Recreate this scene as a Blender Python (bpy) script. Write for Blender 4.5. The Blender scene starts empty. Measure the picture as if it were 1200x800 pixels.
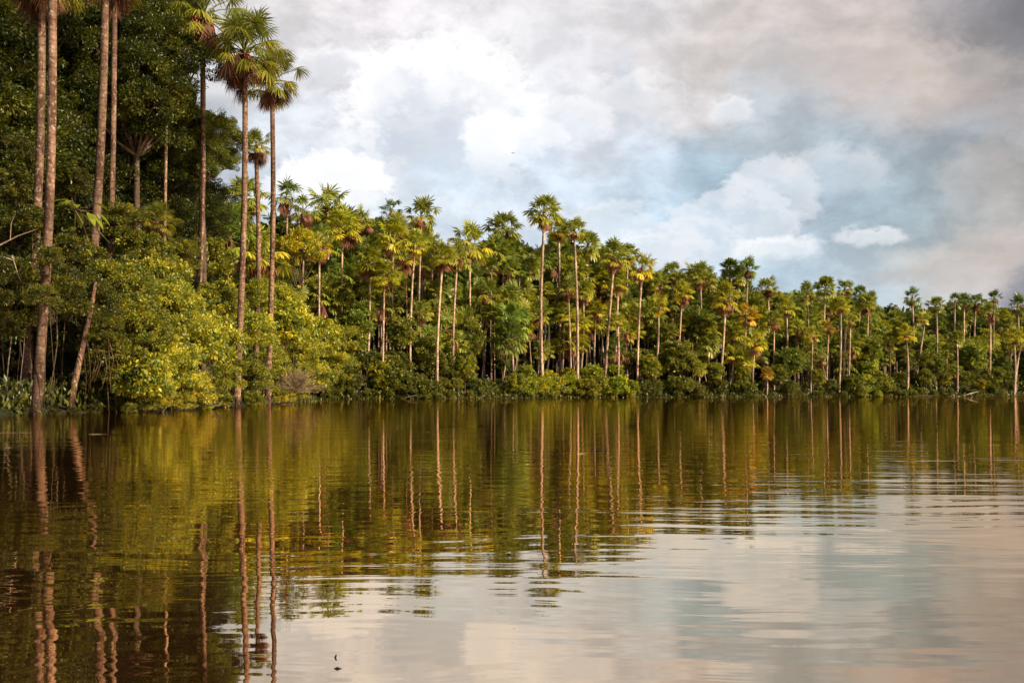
import bpy, math, random
import numpy as np
from mathutils import Vector, Matrix
random.seed(7); RNG = np.random.default_rng(11)
R = math.radians
sc = bpy.context.scene
COL = sc.collection

# ------------------------------------------------------------------ camera
CAMZ, HOR, F = 0.80, 459.5, 1178.0
cam_d = bpy.data.cameras.new('camera'); cam = bpy.data.objects.new('camera', cam_d); COL.objects.link(cam)
cam_d.sensor_width = 36; cam_d.lens = F/1200*36; cam_d.shift_y = (HOR-400)/1200
cam_d.clip_start = 0.1; cam_d.clip_end = 6000
cam.location = (0, 0, CAMZ); cam.rotation_euler = (R(90), 0, 0)
sc.camera = cam
sc.view_settings.view_transform = 'Standard'; sc.view_settings.look = 'None'
EXPO = 1.0; sc.view_settings.exposure = EXPO; sc.view_settings.gamma = 1.0
sc.cycles.max_bounces = 6; sc.cycles.diffuse_bounces = 2; sc.cycles.glossy_bounces = 3
sc.cycles.transmission_bounces = 3; sc.cycles.transparent_max_bounces = 4
sc.cycles.sample_clamp_indirect = 4.0

def P(px, py, Y):
    return Vector(((px-600)/F*Y, Y, CAMZ+(HOR-py)/F*Y))
def lin(c):
    return tuple((v/255/12.92) if v/255 <= 0.04045 else ((v/255+0.055)/1.055)**2.4 for v in c)

# ------------------------------------------------------------------ sun
SUN = Vector((0.84, -0.46, 0.56)).normalized()
sl = bpy.data.lights.new('sun', 'SUN'); so = bpy.data.objects.new('sun', sl); COL.objects.link(so)
sl.energy = 5.0; sl.angle = R(0.6); sl.color = (1.0, 0.83, 0.57)
so.rotation_euler = SUN.to_track_quat('Z', 'Y').to_euler()

# ------------------------------------------------------------------ sky
SKY_STRENGTH = 0.12
world = bpy.data.worlds.new('World'); sc.world = world; world.use_nodes = True
W = world.node_tree; W.nodes.clear()
class NG:
    def __init__(s, nt): s.nt = nt
    def link(s, v, sock):
        if isinstance(v, (int, float)): sock.default_value = v
        elif isinstance(v, (tuple, list, Vector)):
            sock.default_value = tuple(v) if len(sock.default_value) == len(v) else tuple(v)+(1,)
        else: s.nt.links.new(v, sock)
    def m(s, op, a, b=None, c=None, clamp=False):
        n = s.nt.nodes.new('ShaderNodeMath'); n.operation = op; n.use_clamp = clamp
        s.link(a, n.inputs[0])
        if b is not None: s.link(b, n.inputs[1])
        if c is not None: s.link(c, n.inputs[2])
        return n.outputs[0]
    def v(s, op, a, b=None, scale=None):
        n = s.nt.nodes.new('ShaderNodeVectorMath'); n.operation = op
        s.link(a, n.inputs[0])
        if b is not None: s.link(b, n.inputs[1])
        if scale is not None: s.link(scale, n.inputs['Scale'])
        return n.outputs['Value'] if op in ('DISTANCE', 'LENGTH', 'DOT_PRODUCT') else n.outputs[0]
    def noise(s, vec, scale, detail=4, rough=0.5, color=False, dist=0.0):
        n = s.nt.nodes.new('ShaderNodeTexNoise'); s.link(vec, n.inputs['Vector'])
        n.inputs['Scale'].default_value = scale; n.inputs['Detail'].default_value = detail
        n.inputs['Roughness'].default_value = rough; n.inputs['Distortion'].default_value = dist
        return n.outputs['Color' if color else 'Fac']
    def step(s, x, a, b, lo=0.0, hi=1.0):
        n = s.nt.nodes.new('ShaderNodeMapRange'); n.interpolation_type = 'SMOOTHSTEP'
        s.link(x, n.inputs[0]); n.inputs[1].default_value = a; n.inputs[2].default_value = b
        n.inputs[3].default_value = lo; n.inputs[4].default_value = hi
        return n.outputs[0]
    def mix(s, f, a, b, mode='MIX'):
        n = s.nt.nodes.new('ShaderNodeMix'); n.data_type = 'RGBA'; n.blend_type = mode
        s.link(f, n.inputs[0]); s.link(a, n.inputs[6]); s.link(b, n.inputs[7])
        return n.outputs[2]
    def comb(s, x, y, z):
        n = s.nt.nodes.new('ShaderNodeCombineXYZ')
        for i, q in enumerate((x, y, z)): s.link(q, n.inputs[i])
        return n.outputs[0]
    def sep(s, v):
        n = s.nt.nodes.new('ShaderNodeSeparateXYZ'); s.link(v, n.inputs[0]); return n.outputs
g = NG(W)
tc = W.nodes.new('ShaderNodeTexCoord'); D = tc.outputs['Generated']
dx, dy, dz = g.sep(D)
az = g.m('ARCTAN2', dx, dy); el = g.m('ARCSINE', dz)
AE = g.comb(az, el, 0.0)
def ae(px, py):
    x, z = (px-600)/F, (HOR-py)/F
    return (math.atan(x), math.asin(z/math.sqrt(1+x*x+z*z)), 0.0)
# billows: warp the direction coordinates with fractal noise
n1 = g.noise(g.v('MULTIPLY', AE, (1, 1.5, 1)), 7.0, 6, 0.55, color=True)
warp = g.v('SCALE', g.v('SUBTRACT', n1, (0.5, 0.5, 0.5)), scale=0.10)
AW = g.v('MULTIPLY', g.v('ADD', AE, warp), (1, 1, 0))
n2 = g.noise(g.v('MULTIPLY', AE, (1, 1.8, 1)), 24.0, 7, 0.62, color=True)
warp2 = g.v('SCALE', g.v('SUBTRACT', n2, (0.5, 0.5, 0.5)), scale=0.035)
n4 = g.noise(g.v('MULTIPLY', AE, (1, 1.4, 1)), 75.0, 5, 0.6, color=True)
warp4 = g.v('SCALE', g.v('SUBTRACT', n4, (0.5, 0.5, 0.5)), scale=0.016)
AW2 = g.v('MULTIPLY', g.v('ADD', g.v('ADD', AE, g.v('SCALE', warp2, scale=1.9)), warp4), (1, 1, 0))
pts = [ # px, py, radius px, colour
 (330, 10, 110, (212,208,208)), (440, 15, 110, (226,221,223)), (560, 20, 120, (224,221,222)), (690, 20, 110, (216,212,213)),
 (760, 60, 110, (210,206,207)), (880, 40, 120, (204,196,192)), (1000, 25, 110, (188,178,173)), (1100, 10, 80, (142,138,140)), (1190, 15, 90, (118,116,119)),
 (370, 130, 90, (214,216,222)), (410, 70, 60, (205,203,207)), (340, 180, 80, (205,213,222)), (480, 150, 62, (190,197,208)), (440, 105, 45, (238,234,236)),
 (520, 95, 45, (240,238,240)), (570, 155, 45, (252,251,251)), (650, 110, 75, (226,226,230)), (605, 125, 26, (176,192,205)), (700, 130, 70, (216,219,226)),
 (725, 85, 28, (176,190,202)), (400, 240, 90, (222,228,236)), (530, 240, 90, (203,216,228)), (620, 210, 80, (208,217,228)), (560, 205, 60, (214,221,231)),
 (740, 190, 70, (206,215,225)), (760, 240, 70, (183,203,218)), (850, 190, 60, (164,184,197)), (960, 130, 90, (172,182,190)), (900, 110, 70, (176,187,196)),
 (1000, 80, 70, (206,192,186)), (1070, 110, 80, (204,190,182)), (1150, 70, 60, (160,154,152)), (1180, 120, 60, (150,144,144)), (1040, 180, 80, (152,162,170)),
 (1120, 190, 70, (150,158,164)), (960, 200, 60, (158,176,188)), (900, 250, 60, (190,203,213)), (960, 260, 60, (168,184,196)), (1030, 240, 70, (150,170,180)),
 (1100, 260, 70, (158,166,170)), (1180, 220, 60, (158,156,154)), (820, 275, 60, (196,210,222)), (700, 300, 80, (206,219,230)), (800, 330, 70, (196,210,224)),
 (920, 320, 60, (178,196,210)), (1000, 330, 70, (176,190,200)), (1100, 330, 60, (178,182,184)), (1160, 300, 60, (186,178,174)), (1200, 350, 40, (140,138,148)),
 (470, 300, 90, (222,229,236)), (1130, 350, 40, (190,184,182)),
]
vals = None; wsum = None
for (px, py, r, c) in pts:
    a = ae(px, py)
    d = g.v('DISTANCE', AW, a)
    w = g.step(d, 0.0, r*1.35/F, 1.0, 0.0)
    w = g.m('MULTIPLY', w, w)
    cv = g.v('SCALE', lin(c), scale=w)
    vals = cv if vals is None else g.v('ADD', vals, cv)
    wsum = w if wsum is None else g.m('ADD', wsum, w)
# the rest of the sky: broken grey and white cloud
nb = g.noise(D, 2.2, 8, 0.6)
base = g.mix(g.step(nb, 0.38, 0.62), lin((158,170,182)), lin((212,209,210)))
K0 = 0.06
col = g.v('DIVIDE', g.v('ADD', vals, g.v('SCALE', base, scale=K0)), g.comb(*[g.m('ADD', wsum, K0)]*3))
# small scale billow shading
n3 = g.noise(g.v('MULTIPLY', g.v('ADD', AE, g.v('SCALE', warp, scale=0.6)), (1, 1.7, 1)), 16.0, 8, 0.58)
bil = g.step(n3, 0.34, 0.66, 0.83, 1.13)
n6 = g.noise(g.v('MULTIPLY', g.v('ADD', AE, g.v('SCALE', warp2, scale=1.6)), (1, 1.6, 1)), 38.0, 7, 0.6)
col = g.v('SCALE', col, scale=g.m('MULTIPLY', bil, g.step(n6, .32, .68, .96, 1.04)))
hsvs = W.nodes.new('ShaderNodeHueSaturation'); hsvs.inputs['Saturation'].default_value = 1.04; g.link(col, hsvs.inputs['Color']); col = hsvs.outputs[0]
# cumulus puffs with crisp upper edges: px, py, half width, half height, amount, warm
# px, py, half width, half height, amount, warm, softness, grey core
puffs = [(900,60,190,60,.2,.8,3,.3),(640,60,120,50,.28,.2,3,.5),(520,140,92,78,.75,0,1,.95),(470,100,46,30,.6,0,1,.5),(392,212,54,26,.85,0,1,.2),(345,232,40,20,.6,0,1,.3),
 (574,164,28,34,.85,0,1.4,.1),(625,158,34,16,.7,0,1,.2),(545,95,40,26,.5,0,1,.2),(665,145,44,24,.5,0,1,.5),(390,80,52,18,.45,.1,1.5,.5),(740,120,60,30,.4,.1,2,.5),
 (856,131,24,16,.55,-1,2.0,.4),(905,235,42,40,.55,.05,1,.8),(860,262,60,34,.55,.05,1,.8),(810,290,74,26,.5,.05,1.2,.7),(975,205,52,26,.35,.3,1.5,.6),(700,262,80,22,.35,0,2,.6),
 (908,293,46,15,.68,-1,1.8,.45),(1022,278,33,11,.58,-1,2.0,.4),(740,300,80,24,.4,0,1.5,.6),(1080,105,84,38,.3,1,2,.5),(1000,75,90,30,.4,1,2,.5),(1150,215,36,44,.28,1,2,.5),
 (1165,300,66,26,.36,1,2,.5),(1100,320,70,22,.35,1,2,.5),(340,160,60,12,.3,.1,2,.4),(560,255,90,18,.25,0,2,.5)]
AW3 = g.v('MULTIPLY', g.v('ADD', g.v('ADD', AE, g.v('SCALE', warp2, scale=.55)), g.v('SCALE', warp4, scale=.9)), (1, 1, 0))
n5 = g.noise(g.v('MULTIPLY', AE, (1, 1.4, 1)), 30.0, 6, 0.6)
billow = g.m('ABSOLUTE', g.m('SUBTRACT', n5, 0.5))      # puffy lobes
for i, (px, py, hw, hh, amt, warm, soft, core) in enumerate(puffs):
    cx, cy, _ = ae(px, py)
    sx, sy = hw/F*1.2, hh/F*1.2
    rel = g.v('DIVIDE', g.v('SUBTRACT', AW3 if hw < 60 else AW2, (cx, cy, 0)), (sx, sy, 1))
    ry = g.sep(rel)[1]
    d = g.m('ADD', g.v('LENGTH', rel), g.m('MULTIPLY', billow, 1.6))
    # flat soft base, crisp top
    mask = g.m('MULTIPLY', g.step(d, 1.25, 1.25-0.31*soft, 0.0, 1.0), g.step(ry, -1.2, -.1))
    inner = g.step(g.m('ADD', d, g.m('MULTIPLY', ry, .35)), 1.05, .45)
    shade = g.m('MULTIPLY', g.m('MULTIPLY', inner, core), g.step(n3, .3, .6, .5, 1.0))
    white = (0.93, 0.92, 0.92) if warm < .5 else (0.60, 0.51, 0.45)
    if .15 < warm < .5: white = (0.82, 0.80, 0.81)
    if px > 780 and 0 <= warm < .15: white = (.76, .76, .79)
    grey = lin((186, 194, 206)) if warm < .5 else lin((160, 152, 152))
    if px > 780 and warm < .5: grey = lin((178, 194, 206))
    cc = g.mix(shade, white, grey)
    col = g.mix(g.m('MULTIPLY', mask, amt*.95), col, cc)
# below the horizon and overhead: plain
sky = W.nodes.new('ShaderNodeTexSky'); sky.sky_type = 'NISHITA'; sky.sun_disc = False
sky.sun_elevation = math.asin(SUN.z); sky.sun_rotation = math.atan2(SUN.x, SUN.y)
over = g.step(el, 0.38, 0.95, 1.0, 0.22)        # unseen sky overhead, dimmed to cut fill light and raise contrast
col = g.v('SCALE', col, scale=over)
cloud = g.v('SCALE', col, scale=1.20/SKY_STRENGTH/2**EXPO)
cover = g.step(nb, 0.30, 0.5, 0.90, 0.97)
fin = g.mix(cover, sky.outputs[0], cloud)
bg = W.nodes.new('ShaderNodeBackground'); bg.inputs[1].default_value = SKY_STRENGTH
W.links.new(fin, bg.inputs[0])
wo = W.nodes.new('ShaderNodeOutputWorld'); W.links.new(bg.outputs[0], wo.inputs[0])
world.cycles.sampling_method = 'MANUAL'; world.cycles.sample_map_resolution = 512

# ------------------------------------------------------------------ materials
def newmat(name):
    m = bpy.data.materials.new(name); m.use_nodes = True; m.node_tree.nodes.clear()
    return m, NG(m.node_tree)
def out(m, s): 
    o = m.node_tree.nodes.new('ShaderNodeOutputMaterial'); m.node_tree.links.new(s, o.inputs[0])
def princ(m, g, col, rough=0.6, spec=0.3, normal=None):
    p = m.node_tree.nodes.new('ShaderNodeBsdfPrincipled')
    g.link(col, p.inputs['Base Color']); g.link(rough, p.inputs['Roughness']); g.link(spec, p.inputs['Specular IOR Level'])
    if normal is not None: g.link(normal, p.inputs['Normal'])
    return p.outputs[0]
def attr(m, name, t='GEOMETRY'):
    a = m.node_tree.nodes.new('ShaderNodeAttribute'); a.attribute_name = name; a.attribute_type = t
    return a
def leaf_mat(name, c_dark, c_mid, c_old, transl=0.38, rough=0.42, spec=0.5):
    m, g = newmat(name)
    tone = attr(m, 'tone').outputs['Fac']
    oi = m.node_tree.nodes.new('ShaderNodeObjectInfo')
    r = m.node_tree.nodes.new('ShaderNodeValToRGB'); g.link(tone, r.inputs[0])
    e = r.color_ramp.elements
    e[0].position = 0.0; e[0].color = (*c_dark, 1); e[1].position = 1.0; e[1].color = (*c_old, 1)
    x = e.new(0.55); x.color = (*c_mid, 1)
    c = g.mix(1.0, r.outputs[0], oi.outputs['Color'], 'MULTIPLY')
    rnd = g.m('MULTIPLY_ADD', oi.outputs['Random'], 0.35, 0.82)
    c = g.v('SCALE', c, scale=rnd)
    p = princ(m, g, c, rough, spec)
    t = m.node_tree.nodes.new('ShaderNodeBsdfTranslucent')
    g.link(g.mix(1.0, c, (1.2, 1.15, 0.7), 'MULTIPLY'), t.inputs[0])
    mx = m.node_tree.nodes.new('ShaderNodeMixShader'); mx.inputs[0].default_value = transl
    m.node_tree.links.new(p, mx.inputs[1]); m.node_tree.links.new(t.outputs[0], mx.inputs[2])
    out(m, mx.outputs[0]); return m
M_FROND = leaf_mat('palm_leaf', (0.065,0.110,0.030), (0.25,0.265,0.028), (0.46,0.38,0.040))
M_LEAF = leaf_mat('broad_leaf', (0.035,0.062,0.016), (0.195,0.192,0.017), (0.46,0.37,0.032))
M_DEAD = leaf_mat('dead_frond', (0.08,0.032,0.022), (0.20,0.082,0.052), (0.33,0.17,0.10), 0.15, 0.8, 0.1)
M_FRUIT = leaf_mat('palm_fruit', (0.10,0.02,0.015), (0.20,0.035,0.02), (0.30,0.09,0.03), 0.0, 0.5, 0.3)
def bark_mat(name, a, b, c, ring=9.0):
    m, g = newmat(name)
    t = m.node_tree.nodes.new('ShaderNodeTexCoord'); gm = m.node_tree.nodes.new('ShaderNodeNewGeometry')
    pos = gm.outputs['Position']
    n = g.noise(g.v('MULTIPLY', pos, (1, 1, 0.35)), 2.2, 6, 0.65)
    n_ = g.noise(g.v('MULTIPLY', pos, (1, 1, 0.6)), 9.0, 5, 0.7)
    base = g.mix(g.step(n, 0.42, 0.58), a, b)
    base = g.mix(g.step(n_, 0.53, 0.62), base, c)
    n7 = g.noise(g.v('MULTIPLY', pos, (1, 1, 1.6)), 6.0, 5, 0.7)
    base = g.mix(g.m('MULTIPLY', g.step(n7, 0.56, 0.64), .7), base, (0.05, 0.032, 0.025))
    z = g.sep(pos)[2]
    rg = g.m('FRACT', g.m('ADD', g.m('MULTIPLY', z, ring*0.33), g.m('MULTIPLY', n, 1.3)))
    ringf = g.step(g.m('ABSOLUTE', g.m('SUBTRACT', rg, 0.5)), 0.36, 0.5)
    base = g.mix(g.m('MULTIPLY', ringf, g.m('MULTIPLY', n_, 0.95)), base, (0.06, 0.035, 0.025))
    big = g.noise(g.v('MULTIPLY', pos, (.6, .6, .28)), 1.0, 4, 0.6)
    base = g.v('SCALE', base, scale=g.step(big, .35, .65, .60, 1.15))
    wet = g.step(g.m('ADD', z, g.m('MULTIPLY', n_, .5)), .5, 1.1)
    base = g.mix(wet, g.v('SCALE', base, scale=.35), base)      # tide mark of the wet season
    oi = m.node_tree.nodes.new('ShaderNodeObjectInfo')
    base = g.mix(1.0, base, oi.outputs['Color'], 'MULTIPLY')
    bp = m.node_tree.nodes.new('ShaderNodeBump'); bp.inputs['Strength'].default_value = 0.6; bp.inputs['Distance'].default_value = 0.03
    g.link(g.m('SUBTRACT', n_, g.m('MULTIPLY', ringf, 0.4)), bp.inputs['Height'])
    out(m, princ(m, g, base, 0.85, 0.15, bp.outputs[0])); return m
M_PALMBARK = bark_mat('palm_bark', (0.15,0.095,0.07), (0.36,0.265,0.20), (0.58,0.53,0.47))
M_BARK = bark_mat('tree_bark', (0.04,0.027,0.018), (0.08,0.055,0.038), (0.14,0.11,0.085), 1.0)
M_DRY = bark_mat('dry_wood', (0.30,0.24,0.18), (0.42,0.36,0.29), (0.5,0.45,0.4), 1.0)
M_TWIG = bark_mat('dry_twig', (0.32,0.23,0.13), (0.45,0.34,0.20), (0.5,0.42,0.28), 1.0)

# ------------------------------------------------------------------ geometry helpers
def mesh_obj(name, verts, faces, mat, tone=None, parent=None, smooth=False, link=True):
    me = bpy.data.meshes.new(name)
    verts = np.asarray(verts, dtype=np.float32).reshape(-1, 3)
    faces = np.asarray(faces, dtype=np.int32)
    n = len(faces); k = faces.shape[1]
    me.vertices.add(len(verts)); me.vertices.foreach_set('co', verts.ravel())
    me.loops.add(n*k); me.loops.foreach_set('vertex_index', faces.ravel())
    me.polygons.add(n); me.polygons.foreach_set('loop_start', np.arange(n, dtype=np.int32)*k)
    me.update(calc_edges=True)
    if smooth: me.polygons.foreach_set('use_smooth', np.ones(n, dtype=bool))
    if tone is not None:
        a = me.attributes.new('tone', 'FLOAT', 'FACE'); a.data.foreach_set('value', np.asarray(tone, dtype=np.float32))
    me.materials.append(mat)
    o = bpy.data.objects.new(name, me)
    if link: COL.objects.link(o)
    if parent: o.parent = parent
    return o
def tube(path, radii, n=8, close=True):
    """verts, quads of a tapered tube along a path"""
    path = [Vector(p) for p in path]; V = []; Fc = []
    for i, p in enumerate(path):
        t = (path[min(i+1, len(path)-1)]-path[max(i-1, 0)]).normalized()
        s = t.cross(Vector((0, 1, 0.01))).normalized() if abs(t.y) < .9 else t.cross(Vector((0, 0, 1))).normalized()
        u = s.cross(t)
        for k in range(n):
            a = 2*math.pi*k/n
            V.append(p+(s*math.cos(a)+u*math.sin(a))*radii[i])
    for i in range(len(path)-1):
        for k in range(n):
            a, b = i*n+k, i*n+(k+1) % n
            Fc.append((a, b, b+n, a+n))
    return [tuple(v) for v in V], Fc
def join(parts):
    V = []; Fc = []
    for v, f in parts:
        o = len(V); V += v; Fc += [tuple(i+o for i in q) for q in f]
    return V, Fc

def fan(base, d, up, L, nseg, spread, droop, rng, fold=0.15, rows=3, tone=0.5, wid=1.0):
    """one palm fan: segments as tapering strips radiating from base"""
    s = d.cross(up).normalized(); n = s.cross(d).normalized()
    V = []; Fc = []; T = []
    for i in range(nseg):
        a = spread*(2*(i+0.5)/nseg-1)+rng.uniform(-.03, .03)
        dr = d*math.cos(a)+s*math.sin(a)+n*(fold*math.sin(i*2.1)+0.12*abs(a)*(-1))
        dr.normalize()
        side = (s*math.cos(a)-d*math.sin(a)+n*rng.uniform(-.5, .5)).normalized()
        ln = L*(1-.22*(abs(a)/math.pi)**2)*rng.uniform(.88, 1.08)
        w = ln*spread*2/nseg*0.46*wid
        b0 = len(V); tt = tone+rng.uniform(-.12, .12)
        for j in range(rows+1):
            t = j/rows
            p = base+dr*ln*t+Vector((0, 0, -1))*ln*droop*t**2.2
            p = base+(p-base)*(ln*max(t, .001)/max((p-base).length, 1e-6)) if t > 0 else base
            ww = w*(0.25+1.1*t if t < .55 else 0.95*(1-t)/.45+.06)
            V += [tuple(p-side*ww), tuple(p+side*ww)]
        for j in range(rows):
            q = b0+2*j; Fc.append((q, q+1, q+3, q+2)); T.append(min(1, max(0, tt+(.1 if j == rows-1 else 0))))
    return V, Fc, T

def palm_crown(name, seed, nleaf=22, nseg=18, rows=3, old=0.25, dead=7, ragged=0.0, dscale=1.0, soft=0.0):
    """unit crown (radius about 1) : green crown mesh, dead skirt mesh"""
    rng = random.Random(seed)
    V = []; Fc = []; T = []
    def add(v, f, t):
        o = len(V); V.extend(v); Fc.extend([tuple(i+o for i in q) for q in f]); T.extend(t)
    az0 = rng.uniform(0, 6.28)
    for i in range(nleaf):
        k = (i+.5)/nleaf
        e = math.radians(84-108*k**1.15+rng.uniform(-9, 9)); a = az0+i*2.399+rng.uniform(-.25, .25)
        if rng.random() < ragged: continue
        d = Vector((math.cos(a)*math.cos(e), math.sin(a)*math.cos(e), math.sin(e)))
        pl = rng.uniform(.46-.12*(soft > 0), .62+.16*(soft > 0))*(0.85 if k < .2 else 1)
        p0 = Vector((0, 0, -.08-0.18*k)); d2 = (d+Vector((0, 0, -.10-.25*k))).normalized()
        mid = p0+d*pl*.55; end = mid+d2*pl*.5
        v, f = tube([p0, mid, end], [.022, .014, .010], 3); add(v, f, [.45]*len(f))
        up = Vector((0, 0, 1)) if abs(d2.z) < .92 else Vector((math.cos(a), math.sin(a), 0))
        up = (up+Vector((rng.uniform(-.5, .5), rng.uniform(-.5, .5), 0))).normalized()
        tone = 0.22+0.35*k+rng.uniform(-.12, .12)
        if k > 1-old and rng.random() < .75: tone = rng.uniform(.52, .80)
        v, f, t = fan(end, (d2+Vector((0, 0, -.05))).normalized(), up, rng.uniform(.36, .48), nseg, 2.35, soft+.12+.36*k, rng, rows=rows, wid=1-soft*1.6, tone=tone)
        add(v, f, t)
    green = (V, Fc, T)
    V = []; Fc = []; T = []
    for i in range(dead):
        a = rng.uniform(0, 6.28); e = math.radians(rng.uniform(-80, -12))
        d = Vector((math.cos(a)*math.cos(e), math.sin(a)*math.cos(e), math.sin(e)))
        pl = rng.uniform(.18, .62); p0 = Vector((0, 0, -.20)); end = p0+d*pl
        v, f = tube([p0, p0+d*pl*.6+Vector((0, 0, -.0)), end], [.02, .014, .010], 3); add(v, f, [.6]*len(f))
        dd = (d*.25+Vector((0, 0, -1))).normalized()
        v, f, t = fan(end, dd, Vector((math.cos(a), math.sin(a), .2)).normalized(), rng.uniform(.34, .5)*dscale, nseg, rng.uniform(.45, .9), .12, rng, fold=.3, rows=rows, tone=rng.uniform(.3, .85), wid=1.5)
        add(v, f, t)
    # stubs of old leaf bases packed round the trunk top
    for i in range(10):
        a = i*2.4; z = -.2-.03*i
        b = Vector((0, 0, z-.08)); tip = Vector((math.cos(a)*.10, math.sin(a)*.10, z+.10))
        v, f = tube([b, (b+tip)*.5+Vector((math.cos(a)*.02, math.sin(a)*.02, 0)), tip], [.05, .035, .012], 4); add(v, f, [rng.uniform(.1, .6)]*len(f))
    brown = (V, Fc, T)
    return green, brown
def fruit_mesh(seed):
    rng = random.Random(seed); V = []; Fc = []; T = []
    for b in range(3):
        a = rng.uniform(0, 6.28)
        top = Vector((0, 0, -.2)); out_ = Vector((math.cos(a)*.18, math.sin(a)*.18, -.28))
        for k in range(16):
            q = out_+Vector((rng.gauss(0, .05), rng.gauss(0, .05), rng.uniform(-.05, .03)))
            end = q+Vector((rng.gauss(0, .02), rng.gauss(0, .02), -rng.uniform(.18, .36)))
            v, f = tube([top, q, (q+end)/2, end], [.01, .014, .024, .012], 4)
            o = len(V); V.extend(v); Fc.extend([tuple(i+o for i in x) for x in f]); T.extend([rng.uniform(.1, .9)]*len(f))
    return V, Fc, T

def norm(a): return a/np.maximum(np.linalg.norm(a, axis=1, keepdims=True), 1e-9)
def leaves(centers, outd, L, wratio, rng, updown=0.0, tone=None, fold=.25):
    """rhombic folded leaves; arrays in, verts/faces/tones out"""
    n = len(centers)
    d = norm(outd+rng.normal(0, .55, (n, 3))+np.array([0, 0, updown]))
    nrm = norm(rng.normal(0, .55, (n, 3))+np.array([0, 0, .9])+outd*.4)
    s = norm(np.cross(d, nrm)); nn = np.cross(s, d)
    ln = (L*rng.uniform(.65, 1.25, (n, 1))); w = ln*wratio
    a = centers; b = a+d*ln*.45+s*w*.5+nn*ln*fold*.25; c = a+d*ln; e = a+d*ln*.45-s*w*.5+nn*ln*fold*.25
    V = np.stack([a, b, c, e], 1).reshape(-1, 3)
    base = np.arange(n)[:, None]*4
    # two triangles folded along the midrib
    Fc = np.concatenate([base+np.array([[0, 1, 2]]), base+np.array([[0, 2, 3]])], 1).reshape(-1, 3)
    if tone is None: tone = rng.uniform(0, 1, n)
    return V, Fc, np.repeat(tone, 2)

def crown_arrays(seed, lobes, clumps, per, L, wr=.5, cr=.18, yellow=.08, droop=-.15, shell=.55, flat=.8, loose=.22):
    """lobes: list of (centre, radii). returns leaves and clump centres (for the limbs)"""
    rng = np.random.default_rng(seed); C = []; O = []; T = []; cl = []
    for (c, r) in lobes:
        c = np.array(c); r = np.array(r)
        k = max(3, int(clumps*(r[0]*r[1]*r[2])**(2/3)))
        u = norm(rng.normal(0, 1, (k, 3))); u[:, 2] = np.where(u[:, 2] < -.35, -u[:, 2], u[:, 2])
        rad = shell+(1.08-shell)*rng.uniform(0, 1, (k, 1))**.6
        stray = rng.uniform(0, 1, (k, 1)) < loose
        rad = np.where(stray, rng.uniform(1.15, 1.55, (k, 1)), rad)
        pc = c+u*rad*r; cl.append(pc[:6])
        for j in range(k):
            m_ = int(per*rng.uniform(.4, 1.5)*(.5 if stray[j] else 1)); R_ = cr*rng.uniform(.6, 1.5)*r.mean()*(.7 if stray[j] else 1)
            v = norm(rng.normal(0, 1, (m_, 3))); rr = rng.uniform(.15, 1, (m_, 1))**.5
            q = pc[j]+v*rr*R_*np.array([1.2, 1.2, flat])
            C.append(q); O.append(norm(v*.8+u[j]*.6))
            tb = rng.uniform(.10, .62)+(.2 if rng.random() < yellow else 0)
            T.append(np.clip(tb+rng.normal(0, .15, m_), 0, 1))
    C = np.concatenate(C); O = np.concatenate(O); T = np.concatenate(T)
    V, Fc, TT = leaves(C, O, L, wr, rng, droop, T)
    return (V, Fc, TT), np.concatenate(cl)
def limbs(base_h, lobes, cl, rng, r0, lean=(0, 0)):
    """trunk with limbs reaching to lobes and twigs to clumps"""
    parts = []
    top = Vector((lean[0], lean[1], base_h))
    pts_ = [Vector((0, 0, -.4)), Vector((lean[0]*.2, lean[1]*.2, base_h*.35)), Vector((lean[0]*.65, lean[1]*.6, base_h*.7)), top]
    parts.append(tube(pts_, [r0*1.5, r0*.95, r0*.8, r0*.7], 8))
    i = 0
    for (c, r) in lobes:
        c = Vector(c); mid = top.lerp(c, .5)+Vector((rng.uniform(-.3, .3), rng.uniform(-.3, .3), -.1*(c-top).length))
        parts.append(tube([top-Vector((0, 0, .3)), mid, c], [r0*.55, r0*.35, r0*.16], 6))
        for q in cl[i*6:i*6+6]:
            q = Vector(q); m2 = c.lerp(q, .5)+Vector((0, 0, .06*r[0]))
            parts.append(tube([mid.lerp(c, .6), m2, q], [r0*.16, r0*.09, r0*.03], 4))
        i += 1
    return join(parts)

# ------------------------------------------------------------------ things
def tag(o, label=None, cat=None, group=None, kind=None):
    if label: o['label'] = label
    if cat: o['category'] = cat
    if group: o['group'] = group
    if kind: o['kind'] = kind
    return o
def root(name, loc, label, cat, group=None):
    o = bpy.data.objects.new(name, None); COL.objects.link(o); o.location = loc
    o.empty_display_size = .3
    return tag(o, label, cat, group)
def part(name, me, parent, loc=(0, 0, 0), scale=(1, 1, 1), rot=(0, 0, 0), color=(1, 1, 1)):
    o = bpy.data.objects.new(name, me); COL.objects.link(o); o.parent = parent
    o.location = loc; o.scale = scale; o.rotation_euler = rot; o.color = (*color, 1)
    return o

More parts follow.
